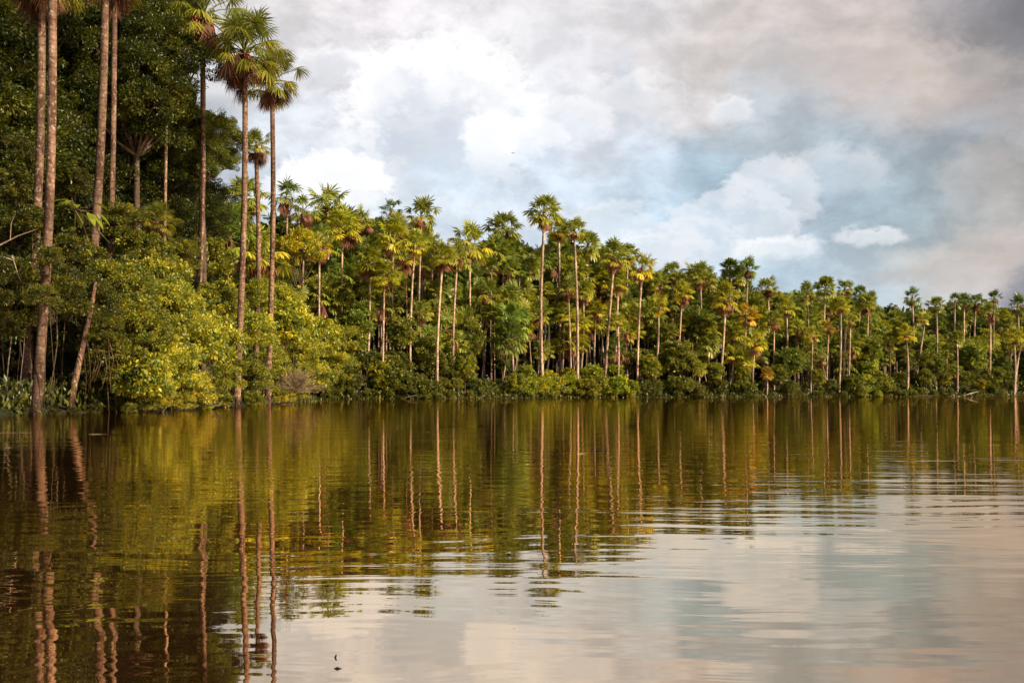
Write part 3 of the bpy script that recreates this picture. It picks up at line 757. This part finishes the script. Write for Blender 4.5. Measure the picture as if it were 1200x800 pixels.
# --- broadleaf trees standing in the palm wall
infill = [(548, 395, 24, 6, (1, 1.05, 1), 'open green tree left of the dark hollow'), (590, 425, 14, 10, (.5, .7, .8), 'small dark tree in the shaded hollow'),
 (395, 345, 22, 7, (1, 1.1, 1), 'green tree under the golden palm at the left end'), (415, 385, 26, 4, (.9, 1.1, 1), 'leafy green tree over the water at the left end of far bank'),
 (470, 390, 22, 5, (1.05, 1.1, 1), 'leafy tree behind the whitish trunk at the left'), (500, 410, 18, 4, (.95, 1.05, 1), 'rounded tree left of the palest leaning trunk'),
 (790, 420, 24, 3, (1.1, 1.15, 1), 'wide green tree with pale branches under the leaning golden palm'), (770, 390, 16, 8, (.9, 1, 1), 'tree behind the leaning golden palm'),
 (815, 385, 17, 8, (.8, .95, 1), 'bluish green tree in the centre right'), (925, 425, 20, 3, (.85, 1, 1), 'broad green tree between the orange palm and the small golden palm'),
 (930, 405, 16, 7, (.75, .9, .9), 'tree just below the lime green crown'), (1020, 410, 17, 5, (.9, 1, .9), 'round tree left of the darkest hollow at right'),
 (1095, 425, 14, 4, (.8, .95, .9), 'slim tree right of the fallen grey log'), (1140, 420, 18, 3, (.95, 1.15, .9), 'rounded tree behind the white fallen branch'),
 (1175, 430, 14, 4, (.6, .8, .9), 'dark tree left of the last yellow palm'), (1215, 420, 20, 4, (.7, .9, .9), 'tree just beyond the right edge'),
 (445, 436, 15, 2, (1.5, 1.45, .9), 'low bright yellow green tree at the water by the whitish trunk'), (545, 432, 17, 1.5, (1.4, 1.4, .9), 'low bright tree over the water beside the rough brown trunk'),
 (762, 430, 15, 2, (1.2, 1.25, .9), 'low tree over the water right of the orange tinged palm'), (838, 436, 13, 2, (1.2, 1.2, .9), 'low tree over the water left of the long leaning white trunk'), (870, 440, 12, 2, (1.3, 1.3, .8), 'low tree over the water right of the long leaning white trunk'),
 (912, 440, 13, 2, (.9, 1, .9), 'low dull tree right of the tiny orange palm'), (958, 442, 11, 1.5, (1.4, 1.4, .8), 'small bright tree at the foot of the small golden palm'), (1085, 442, 11, 1.5, (1, 1.05, .9), 'low tree behind the fallen grey log'),
 (1150, 450, 7, 1, (1.6, 1.4, .8), 'tiny yellow tree beside the white fallen branch'), (1168, 440, 12, 3, (.9, 1, .9), 'low tree below the thick pale trunk at right')]
for (px, py, r, ex, c, lab) in infill:
    tree('far%d' % (px % 3), px, py, shoreY(px, 100)+ex, r, 4.6, c, lab, group='broadleaf trees between the far palms', zc=7.5)

# --- bushes along the far waterline
bush = []
for px in list(range(376, 560, 13)):
    if rr.random() < .25: continue
    bush.append((px+rr.uniform(-5, 5), 450+rr.uniform(-7, 6), rr.uniform(8, 20), rr.uniform(-.3, 2.5)))
for px in list(range(385, 560, 22)): bush.append((px, 425+rr.uniform(-8, 8), rr.uniform(14, 20), rr.uniform(3, 5)))
for px in list(range(604, 742, 12)): bush.append((px, 451+rr.uniform(-3, 3), rr.uniform(13, 16.5), rr.uniform(.2, 1.6)))
for px in list(range(615, 735, 26)): bush.append((px, 441+rr.uniform(-4, 3), rr.uniform(11, 16), rr.uniform(2.5, 4)))
for px in list(range(752, 884, 13)):
    if rr.random() < .7: bush.append((px+rr.uniform(-5, 5), 454+rr.uniform(-7, 4), rr.uniform(6, 15), rr.uniform(-.3, 2.5)))
for px in list(range(910, 1040, 12)):
    if rr.random() < .75: bush.append((px+rr.uniform(-5, 5), 454+rr.uniform(-6, 4), rr.uniform(5, 13), rr.uniform(-.3, 2.5)))
for px in (998, 1012, 1028, 1036): bush.append((px, 448+rr.uniform(-2, 2), 14, 1.0))
for px in list(range(1050, 1262, 13)):
    if rr.random() < .8: bush.append((px+rr.uniform(-5, 5), 457+rr.uniform(-4, 3), rr.uniform(4, 10), rr.uniform(-.3, 2.5)))
for px in list(range(1052, 1262, 26)): bush.append((px, 445+rr.uniform(-3, 3), rr.uniform(11, 14), rr.uniform(4, 6)))
for px in (568, 582, 594): bush.append((px, 459, 8, 4))
for px in list(range(398, 552, 17))+list(range(748, 862, 15))+list(range(910, 1032, 16))+list(range(1064, 1262, 17)):
    if rr.random() < .8: bush.append((px+rr.uniform(-6, 6), rr.uniform(418, 444), rr.uniform(10, 19)*(1 if px < 900 else .75), rr.uniform(3.5, 7)))
for px in range(380, 1262, 24):
    if not (560 < px < 600 or 878 < px < 900) and rr.random() < .7: bush.append((px+rr.uniform(-9, 9), 461+rr.uniform(-3, 1), rr.uniform(4, 8), rr.uniform(-.9, .3)))
for (px, py, r, ex) in bush:
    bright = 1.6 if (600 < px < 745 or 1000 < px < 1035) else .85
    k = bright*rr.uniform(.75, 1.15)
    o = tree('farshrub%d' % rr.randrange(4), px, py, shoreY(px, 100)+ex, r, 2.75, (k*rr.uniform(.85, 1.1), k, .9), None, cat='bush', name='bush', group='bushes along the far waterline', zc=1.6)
    later(o, px, py, ('small ' if r < 9 else 'tall ' if r > 15 else '')+('bright green' if k > 1.3 else 'green' if k > .85 else 'dull green'), 'bush')
settle()

# --- the dark tall trees of the left bank
bigs = [
 (-70, 130, 150, 46, 0, 'tree standing just outside the left edge'), (-60, 330, 110, 42, 1, 'lower tree just outside the left edge'),
 (18, 95, 108, 54, 1, 'big dark leafy tree behind the two reddish trunks at the left edge'), (92, 25, 100, 60, 2, 'dark tree filling the top between the reddish trunks and the scarred one'),
 (160, 100, 92, 57, 0, 'largest dark green tree right of the scarred palm'), (192, 15, 62, 66, 1, 'dark tree at the top left of the slim palm cut by the frame'),
 (238, 172, 46, 61, 2, 'dark tree whose branch reaches across the tall waterside trunk'), (62, 215, 92, 56, 0, 'dark tree in the shade behind the near trunks at middle height'),
 (150, 225, 82, 61, 1, 'tree with drooping dark foliage below the largest one'), (222, 255, 48, 70, 0, 'dark tree behind the slim palm, above the bright bushes'),
 (120, 320, 80, 62, 2, 'shaded tree behind the bright bushes'), (15, 300, 90, 56, 2, 'shaded tree low at the left edge behind the bare branches'),
 (60, 400, 80, 60, 0, 'lowest shaded tree behind the hanging roots'), (180, 380, 75, 68, 1, 'shaded tree behind the waterside bushes'),
 (250, 350, 55, 82, 0, 'green tree behind the foot of the slim palm'), (300, 330, 45, 100, 2, 'tree behind the two tall waterside trunks'),
 (290, 400, 50, 92, 1, 'low tree behind the two tall waterside trunks'),
]
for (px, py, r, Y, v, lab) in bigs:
    k = .36 if px < 230 else .9  # dark leaves, with the left forest's shade also put into the tint
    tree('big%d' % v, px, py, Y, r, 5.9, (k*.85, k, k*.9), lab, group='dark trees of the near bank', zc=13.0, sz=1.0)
tree('open0', 350, 295, 97, 48, 4.6, (1.75, 1.55, .8), 'bright yellow tree glowing right of the slim near palm', zc=10)
tree('open1', 372, 340, 124, 28, 4.6, (1.3, 1.3, .9), 'lime green tree lower right of the bright yellow tree', zc=10)
tree('open1', 296, 300, 90, 30, 4.6, (1.5, 1.4, .8), 'yellow green tree seen between the two tall waterside trunks', zc=10)

# --- bushes and small trees of the left bank
sh = [
 # px, py, r, Y, tone, label
 (-20, 330, 44, 35, .6, 'bush at the left edge under the bare branches'),
 (12, 335, 40, 37, .75, 'hanging bush left of the thick reddish trunk'), (22, 275, 26, 40, .65, 'small bush in front of the leftmost trunk'),
 (66, 345, 38, 38, .85, 'bush wrapped round the thick reddish trunk'), (78, 290, 26, 40, .9, 'leafy bush between the reddish trunk and the scarred trunk'),
 (108, 350, 38, 40, .8, 'bush in front of the foot of the scarred trunk'), (70, 395, 24, 41, .55, 'shaded bush over the dark hollow'),
 (145, 335, 44, 43, 1.05, 'high bush just right of the scarred trunk'), (160, 380, 48, 42, 1.05, 'wide bush above the pile of low branches'),
 (185, 325, 38, 48, 1.1, 'rounded high bush left of the slim palm'), (205, 360, 42, 46, 1.2, 'high bright bush at the foot of the slim palm'),
 (138, 425, 36, 40, .75, 'bush at the right rim of the dark hollow'), (168, 440, 36, 40.5, 1.1, 'yellow green bush leaning over the water'),
 (200, 430, 40, 43, 1.35, 'bright bush beside the yellow one near the water'), (192, 464, 18, 41.5, 1.5, 'low bright bush dipping into the water'),
 (228, 455, 26, 46, 2.1, 'golden yellow bush at the water left of the swollen foot'), (215, 470, 14, 44.5, 1.9, 'lowest golden tuft touching the water'),
 (245, 400, 38, 52, 1.25, 'bush left of the tall waterside palm'), (258, 350, 32, 58, 1.15, 'tall bush behind the waterside palm at middle height'),
 (262, 440, 24, 55, 1.2, 'small bush just left of the swollen foot'), (298, 385, 32, 62, 1.25, 'bush between the two tall waterside trunks'),
 (296, 440, 26, 61, .9, 'dark green bush between the feet of the waterside palms'), (334, 380, 34, 70, 1.3, 'bush right behind the slim near palm'),
 (352, 420, 30, 76, 1.2, 'rounded green bush above the dry bush'), (330, 350, 26, 74, 1.3, 'high bush at the left bank below the bright yellow tree'),
 (330, 462, 14, 66, 1.8, 'yellow bush low over the water right of the slim palm'), (352, 460, 11, 74, 1.8, 'last yellow tuft of the near bank by the water'),
 (368, 440, 22, 92, 1.1, 'green bush at the tip of the near bank'), (376, 395, 26, 116, 1.15, 'tall bush behind the tip of the near bank'),
 (392, 430, 26, 119, 1.05, 'bush hanging over the water behind the tip'), (403, 395, 24, 121, .95, 'high bush right behind the tip of the near bank'),
 (380, 450, 15, 118, .9, 'small shaded bush behind the tip at the water'),
 (300, 345, 24, 66, 1.1, 'bush climbing between the waterside trunks'), (228, 395, 36, 49, 1.2, 'bush in the middle of the bright slope'),
 (152, 478, 9, 39.5, .8, 'low tuft of leaves in the water below the bright slope'), (110, 478, 12, 40, .5, 'dark tuft hanging to the water in the hollow'), (70, 476, 12, 41, .45, 'dark tuft right of the reddish trunk foot'),
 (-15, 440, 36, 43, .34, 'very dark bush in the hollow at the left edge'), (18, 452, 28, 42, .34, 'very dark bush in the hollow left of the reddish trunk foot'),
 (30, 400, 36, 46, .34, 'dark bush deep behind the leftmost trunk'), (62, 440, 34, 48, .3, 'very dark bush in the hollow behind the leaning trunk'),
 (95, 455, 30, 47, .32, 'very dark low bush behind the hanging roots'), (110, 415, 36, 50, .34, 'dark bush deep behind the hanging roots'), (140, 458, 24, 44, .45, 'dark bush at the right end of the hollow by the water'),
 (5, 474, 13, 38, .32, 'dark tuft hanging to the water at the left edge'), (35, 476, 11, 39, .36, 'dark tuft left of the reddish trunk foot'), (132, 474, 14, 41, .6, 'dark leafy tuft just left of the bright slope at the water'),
 (176, 470, 16, 41, 1.1, 'green tuft dipping into the water under the yellow green bush'), (240, 474, 10, 47, 1.3, 'small tuft behind the pale fallen branch'), (258, 468, 14, 53, .7, 'dark tuft in the shade left of the swollen foot'),
 (298, 468, 15, 60, .7, 'dark tuft at the water between the feet of the waterside palms'), (180, 400, 40, 44, 1.1, 'bush in the left part of the bright slope'),
 (345, 390, 26, 72, 1.2, 'upright bush above the rounded green one near the tip'), (318, 425, 24, 66, 1.1, 'bush behind the foot of the slim near palm'),
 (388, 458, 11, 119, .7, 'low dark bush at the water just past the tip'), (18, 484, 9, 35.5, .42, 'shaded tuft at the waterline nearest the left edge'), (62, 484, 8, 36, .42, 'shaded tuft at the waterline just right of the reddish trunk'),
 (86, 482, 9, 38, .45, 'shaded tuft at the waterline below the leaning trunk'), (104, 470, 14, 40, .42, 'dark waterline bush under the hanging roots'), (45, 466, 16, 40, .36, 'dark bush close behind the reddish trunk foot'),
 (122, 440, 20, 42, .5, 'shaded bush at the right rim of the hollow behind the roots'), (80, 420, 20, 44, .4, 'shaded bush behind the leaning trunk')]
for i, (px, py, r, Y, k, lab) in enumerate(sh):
    k *= .62 if px < 135 else 1.0 if px < 160 else 1.35  # shade of the left hollow put into the leaf tint
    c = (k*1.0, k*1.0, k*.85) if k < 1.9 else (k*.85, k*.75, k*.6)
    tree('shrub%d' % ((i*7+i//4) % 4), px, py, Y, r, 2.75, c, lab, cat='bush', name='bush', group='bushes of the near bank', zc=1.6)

cl_ = [(8, 215, 30, 42, .6, 'leaf clump of a climber left of the leftmost trunk'), (20, 175, 22, 44, .5, 'higher small climber clump left of the leftmost trunk'), (38, 258, 20, 39, .8, 'climber clump on the leftmost trunk above the bare branches'),
 (58, 300, 18, 34.6, .9, 'leaves wrapping the thick reddish trunk at middle height'), (52, 345, 20, 34.4, .85, 'leaves covering the lower middle of the thick reddish trunk'), (88, 215, 24, 47, .6, 'climber clump between the reddish and the scarred trunk'),
 (104, 300, 20, 43, .95, 'leaves growing over the scarred trunk above the bushes'), (140, 262, 32, 50, .65, 'climber mass right of the scarred trunk'), (172, 290, 30, 50, .9, 'leafy top rising behind the high bright bushes'),
 (212, 300, 26, 52, .9, 'leafy top beside the slim palm at middle height'), (246, 305, 30, 64, 1.0, 'leafy tree top left of the tall waterside palm'), (2, 380, 26, 36, .6, 'drooping clump at the left edge below the lower bare branch'),
 (30, 365, 26, 37.5, .65, 'drooping clump between the two reddish trunks'), (122, 385, 24, 39.5, .8, 'drooping clump above the hanging roots')]
cl_ += [(281, 428, 9, 56.6, 1.1, 'small leafy climber on the trunk of the tall waterside palm'), (313, 395, 12, 63.4, 1.2, 'leafy climber on the slim near palm at middle height'), (315, 438, 10, 63.4, 1.1, 'lower leafy climber on the slim near palm')]
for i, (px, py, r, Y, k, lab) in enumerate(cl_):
    k *= .72 if px < 135 else 1.1  # left climbers tinted darker to imitate the shade there
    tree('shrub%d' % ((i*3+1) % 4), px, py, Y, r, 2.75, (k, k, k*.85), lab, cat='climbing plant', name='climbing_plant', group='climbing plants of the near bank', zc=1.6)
# --- undergrowth carpets (nobody could count them)
def carpet(name, cells, L, wr, col_, seed):
    rng = np.random.default_rng(seed); C = []; T = []
    for (x, y, r, h, n) in cells:
        a = rng.uniform(0, 6.28, n); q = r*np.sqrt(rng.uniform(0, 1, n))
        X = x+np.cos(a)*q; Y = y+np.sin(a)*q; z = hgt(np.stack([X, Y], 1))+rng.uniform(0, 1, n)**1.5*h
        C.append(np.stack([X, Y, z], 1)); T.append(rng.uniform(0, .8, n))
    C = np.concatenate(C); T = np.concatenate(T)
    V, Fc, TT = leaves(C, np.tile([[0, 0, .6]], (len(C), 1)), L, wr, rng, .4, T)
    o = mesh_obj(name, V, Fc, M_LEAF, TT); o.color = (*col_, 1); tag(o, kind='stuff'); return o
c1 = [(x, y, 2.2, .9, 420) for (x, y) in [(-18.2-random.uniform(0, 3), yy) for yy in np.arange(30, 96, 1.6)]]
o = carpet('undergrowth', c1, .28, .4, (.38, .42, .45), 3); tag(o, 'low leafy undergrowth along the near left bank')
far_pts = []
for px in np.arange(376, 1262, 6):
    Ys = shoreY(px, 100)
    for ex in (1.2, 5, 10): far_pts.append(((px-600)/F*(Ys+ex), Ys+ex, 2.5, 0.5 if ex < 2 else 2.2, 90))
o = carpet('undergrowth', far_pts, .45, .5, (.38, .42, .5), 4); tag(o, 'low dark undergrowth along the far bank')

# --- the forest going on behind, read as one mass
rng_ = np.random.default_rng(8)
n = 130000
px_ = rng_.uniform(-180, 1400, n)
tops = np.interp(px_, [-180, 180, 205, 235, 250, 330, 345]+[a for a, b in skyl[2:]], [-60, -60, 60, 150, 262, 262, 262]+[b+16 for a, b in skyl[2:]])
tops = tops+7*np.sin(px_/9.0)+5*np.sin(px_/3.7+1)
Yb = np.interp(px_, [-180, 200, 300, 380, 500, 640, 800, 1000, 1200, 1400], [62, 92, 125, 152, 172, 192, 205, 224, 246, 262])+rng_.uniform(0, 7, n)
ztop = CAMZ+(HOR-tops)/F*Yb
zz = ztop*(1-rng_.uniform(0, 1, n)**.75)
C = np.stack([(px_-600)/F*Yb, Yb, zz+.3], 1)
cid = np.sin(C[:, 0]*.9)+np.sin(C[:, 2]*1.1+C[:, 0]*.3)
V, Fc, TT = leaves(C, np.tile([[.2, -.6, .2]], (n, 1)), 1.5, .55, rng_, -.1, np.clip(.3+.12*cid+rng_.normal(0, .12, n), 0, 1))
o = mesh_obj('distant_wood', V, Fc, M_LEAF, TT); o.color = (.42, .5, .52, 1); tag(o, 'continuous dark wood closing the view behind the palms and trees', kind='stuff')

# --- dry grey bush
rng = random.Random(77)
Y = 66.5; c = P(345, 462, Y); parts = []
for i in range(260):
    a = rng.uniform(0, 6.28); e = rng.uniform(.15, 1.45)
    d = Vector((math.cos(a)*math.cos(e), math.sin(a)*math.cos(e)*.8, math.sin(e)))
    L_ = rng.uniform(1.3, 2.1); p1 = d*L_*.5+Vector((0, 0, .1)); p2 = d*L_+Vector((rng.gauss(0, .15), rng.gauss(0, .15), -.15))
    parts.append(tube([(0, 0, 0), p1, p2], [.02, .013, .004], 3))
    for k in range(3):
        q = p1.lerp(p2, rng.uniform(.2, .9)); parts.append(tube([q, q+Vector((rng.gauss(0, .22), rng.gauss(0, .22), rng.uniform(.05, .3)))], [.01, .003], 3))
v, f = join(parts); o = mesh_obj('dry_bush', v, f, M_TWIG); o.location = (c.x, Y, max(0.05, c.z)); tag(o, 'pale leafless bush of dry twigs at the water right of the slim palm', 'bush')

# --- broken leaning tree, bare branches, hanging roots
def stick(name, pts_, radii, mat, label, cat, group=None, n=7, extra=()):
    v, f = join([tube(pts_, radii, n)]+[tube(a, b, 5) for a, b in extra])
    o = mesh_obj(name, v, f, mat, smooth=True)
    c = Vector(pts_[0]); o.data.transform(Matrix.Translation(-c)); o.location = c
    return tag(o, label, cat, group)
Y = 39
stick('leaning_tree', [P(82, 480, Y), P(88, 445, Y), P(97, 405, Y), P(107, 360, Y), P(112, 330, Y)], [.13, .13, .11, .09, .06], M_PALMBARK, 'leaning bare trunk in the dark hollow between the near palms', 'tree trunk').color = (.6, .5, .45, 1)
Y = 35
stick('bare_branch', [P(-30, 305, Y), P(0, 287, Y), P(22, 276, Y), P(45, 268, Y)], [.035, .03, .02, .006], M_DRY, 'upper bare grey branch reaching in from the left edge', 'branch', 'bare branches at the left edge',
      extra=[([P(12, 281, Y), P(13, 262, Y), P(18, 250, Y)], [.015, .01, .004])]).color = (.7, .6, .6, 1)
stick('bare_branch', [P(-30, 298, Y), P(0, 300, Y), P(16, 305, Y), P(21, 322, Y), P(28, 336, Y)], [.03, .025, .018, .014, .004], M_DRY, 'lower curved bare branch at the left edge', 'branch', 'bare branches at the left edge').color = (.7, .6, .6, 1)
Y = 38.5
for i in range(9):
    x = 98+i*4.5+rng.uniform(-2, 2); t = 395+rng.uniform(-10, 25); b = 455+rng.uniform(-12, 15)
    stick('hanging_root', [P(x, t, Y), P(x+rng.uniform(-5, 5), (t+b)/2, Y+.2), P(x+rng.uniform(-4, 4), b, Y)], [.016, .012, .006], M_BARK, ['leftmost','second','third','fourth','middle','sixth','seventh','eighth','rightmost'][i]+' thin root hanging in the dark hollow right of the leaning trunk', 'hanging root', 'roots hanging in the dark hollow', n=5).color = (1.0, .85, .7, 1)
stick('vine', [P(84, 232, 43), P(88, 246, 43), P(97, 262, 43), P(104, 284, 43), P(109, 305, 43)], [.01, .02, .025, .03, .035], M_DRY, 'thin dark vine slanting down to the foot of the scarred trunk', 'vine').color = (.4, .32, .28, 1)
# big leaved plant lit in front of the trunks
def bigleaf(px, py, Y, n, L_, seed, label):
    rg = random.Random(seed); c = P(px, py, Y); o = root('big_leaf_plant', c, label, 'plant')
    V = []; Fc = []; T = []; stems = []
    gz = ground(Vector((c.x, Y)))-c.z
    stems.append(tube([(.75, 1.6, -1.3), (.4, .9, -.7), (0, 0, 0)], [.04, .03, .015], 5))
    for i in range(n):
        a = i*2.399; e = rg.uniform(-.4, 1.0); d = Vector((math.cos(a)*math.cos(e), math.sin(a)*math.cos(e), math.sin(e)))
        p = d*rg.uniform(.25, .9); stems.append(tube([(0, 0, -.1), p], [.012, .007], 3))
        dd = (d+Vector((0, 0, -.55))).normalized(); s = dd.cross(Vector((0, 0, 1))).normalized(); u = s.cross(dd)
        l = L_*rg.uniform(.7, 1.2); b0 = len(V)
        prof = [(0, 0), (.25, .20), (.55, .24), (.85, .10), (1, 0)]
        for t, w in prof:
            m_ = p+dd*l*t-Vector((0, 0, 1))*l*.18*t*t
            V += [tuple(m_-s*w*l+u*w*l*.3), tuple(m_), tuple(m_+s*w*l+u*w*l*.3)]
        for j in range(len(prof)-1):
            q = b0+3*j; Fc += [(q, q+1, q+4, q+3), (q+1, q+2, q+5, q+4)]; T += [rg.uniform(.4, .7)]*2
    f_ = mesh_obj('foliage', V, Fc, M_LEAF, T, parent=o); f_.color = (.75, .95, .8, 1)
    v, f = join(stems); mesh_obj('stem', v, f, M_BARK, parent=o)
bigleaf(90, 243, 43.0, 16, .75, 1, 'plant with large lit leaves high beside the scarred trunk')
bigleaf(86, 288, 43.0, 16, .5, 2, 'plant with rounded lit leaves between the two trunks, middle height')
bigleaf(88, 330, 43.0, 14, .5, 3, 'plant with glossy lit leaves lower between the two trunks')

# --- fallen wood and floating things
def W0(px, py):                      # a point of the water plane at that place of the photograph
    Y = CAMZ*F/(py-HOR); return Vector(((px-600)/F*Y, Y, 0))
def flat(px0, px1, py, r, name, label, cat, mat=M_DRY, group=None, lift=.1, col_=(.6, .5, .4)):
    a, b = W0(px0, py), W0(px1, py); m_ = a.lerp(b, .5)+Vector((0, .05, 0))
    for q in (a, m_, b): q.z = r*lift
    o = stick(name, [a, a.lerp(b, .25), m_, b], [r*.6, r, r, r*.3], mat, label, cat, group); o.color = (*col_, 1); return o
G_ = 'sticks floating on the lake'
flat(-6, 38, 507, .009, 'floating_stick', 'longest thin stick floating near the left edge', 'stick', group=G_)
flat(104, 126, 508.5, .009, 'floating_stick', 'pale stick floating in front of the dark hollow', 'stick', group=G_)
flat(4, 15, 524.5, .007, 'floating_stick', 'short stick floating nearest the left edge', 'stick', group=G_)
flat(676, 688, 531.5, .006, 'floating_stick', 'short white stick floating right of the middle', 'stick', group=G_, col_=(1.4, 1.4, 1.3))
flat(616, 624, 544, .005, 'floating_stick', 'shortest pale stick floating left of the tallest reflection', 'stick', group=G_, col_=(1.4, 1.4, 1.3))
Y = 46.5
stick('fallen_branch', [P(238, 474, Y), P(248, 475.5, Y), P(256, 475, Y), P(260, 470, Y)], [.02, .035, .035, .02], M_DRY, 'pale fallen branch at the water left of the swollen palm foot', 'branch',
      extra=[([P(252, 470, Y), P(252, 455, Y)], [.012, .008])]).color = (1.3, 1.25, 1.4, 1)
Yl = shoreY(1075, 100)-1.0
a = P(1063, 466, Yl); b = P(1097, 464.5, Yl+.5); a.z = .08; b.z = .2
stick('fallen_log', [a, a.lerp(b, .5)+Vector((0, 0, .04)), b], [.05, .09, .04], M_DRY, 'long fallen grey log lying at the far waterline', 'log', n=8).color = (.6, .55, .5, 1)
Yl = shoreY(1140, 100)-1.2
c0 = P(1128, 466, Yl); c0.z = .1; c1_ = P(1137, 464, Yl); c1_.z = .55; c2 = P(1146, 461, Yl); c2.z = .95
stick('fallen_branch', [c0, c1_, c2], [.06, .13, .04], M_DRY, 'bleached white branch sticking up from the far waterline', 'branch', extra=[([c1_, P(1141, 467, Yl)], [.10, .03])]).color = (1.3, 1.28, 1.3, 1)
rd = random.Random(12); places = [(160, 482), (190, 483), (262, 477), (325, 474), (416, 466.5), (470, 466.2), (548, 466), (583, 465.8), (612, 465.8), (690, 465.5), (741, 465.5), (779, 465.3), (838, 465.2), (893, 465), (942, 465), (1030, 465), (1052, 464.8), (1110, 464.6), (1172, 464.6)]
for i, (px, py) in enumerate(places):
    Yd = (CAMZ*F/(py-HOR)) if px < 340 else shoreY(px, 100)-.6
    k = 1 if px < 340 else 2.2
    a = Vector(((px-600)/F*Yd, Yd, -.05)); dx1 = rd.uniform(-1, 1)*k; h1_ = rd.uniform(.15, .6)*k*.6
    m1 = a+Vector((dx1*.5, .5, h1_*.7)); e1 = a+Vector((dx1, 1.0, h1_))
    o = stick('dead_branch', [a, m1, e1], [.012*k, .03*k, .02*k], M_DRY, 'x', 'branch', 'dead branches dipping into the water', n=5,
          extra=[([m1, m1+Vector((rd.uniform(-.4, .4)*k, 0, rd.uniform(.1, .4)*k))], [.015*k, .004*k]), ([m1, m1+Vector((rd.uniform(-.4, .4)*k, -.3, -.3))], [.015*k, .006*k])])
    o.color = (.6, .52, .45, 1)
    if px < 340: o['label'] = ['leftmost grey dead branch in the water under the bright slope', 'second dead branch in the water under the bright slope', 'dead branch in the water left of the waterside palms', 'dead branch in the water below the dry bush'][i]
    else: later(o, px, py, 'brown', 'dead branch')
PENDING = [p for p in PENDING if p[4] == 'dead branch']; settle()
# submerged twig tips near the camera
a = W0(393, 770)
stick('twig', [a+Vector((-.004, 0, -.03)), a+Vector((-.002, 0, -.005)), a+Vector((.003, 0, .009))], [.004, .004, .002], M_BARK, 'tiny dark twig tip poking out of the calm water in front', 'twig', n=5)
a = W0(395, 783)
stick('twig', [a+Vector((-.014, 0, -.004)), a+Vector((.0, 0, .003)), a+Vector((.02, 0, -.004))], [.002, .003, .002], M_BARK, 'second twig tip lying flat, the nearest thing to the front', 'twig', n=5)
# bird far up in the sky
bw = P(601.5, 179.5, 120)
V = [(0,-.12,0),(.05,.1,0),(-.05,.1,0),(.28,-.02,.10),(.55,.10,.03),(.22,.10,.05),(-.28,-.02,.10),(-.55,.10,.03),(-.22,.10,.05),(0,.26,0),(.03,-.02,.05),(0,.05,-.05),(0,-.2,-.01)]
Fc = [(0,1,2),(0,3,1),(3,4,5),(3,5,1),(0,2,6),(6,8,7),(6,2,8),(1,9,2),(0,10,1),(10,2,1),(0,11,2),(0,1,11),(12,0,11),(12,10,0),(11,1,9),(11,9,2)]
mb, g = newmat('dark_feathers'); out(mb, princ(mb, g, (.03, .03, .035), .8, .1))
o = mesh_obj('bird', V, Fc, mb); o.location = bw; o.rotation_euler = (0, 0, .6); o.scale = (.62, .62, .62); tag(o, 'tiny dark bird flying under the white clouds', 'bird')
# small stilt roots and a darker swollen foot on the waterside palm
rg = random.Random(9); c = P(278, 476, 57); parts = []
for i in range(26):
    a = rg.uniform(0, 6.28); r1 = rg.uniform(.35, .75)
    parts.append(tube([(0, 0, rg.uniform(.5, 1.8)), (math.cos(a)*r1*.5, math.sin(a)*r1*.5, .35), (math.cos(a)*r1, math.sin(a)*r1, -.3)], [.05, .05, .03], 5))
v, f = join(parts)
tgt = [o for o in bpy.data.objects if o.get('label', '').startswith('tall palm with a dark swollen foot')][0]
o = mesh_obj('root_foot', v, f, M_BARK, parent=tgt); o.color = (.7, .6, .6, 1)
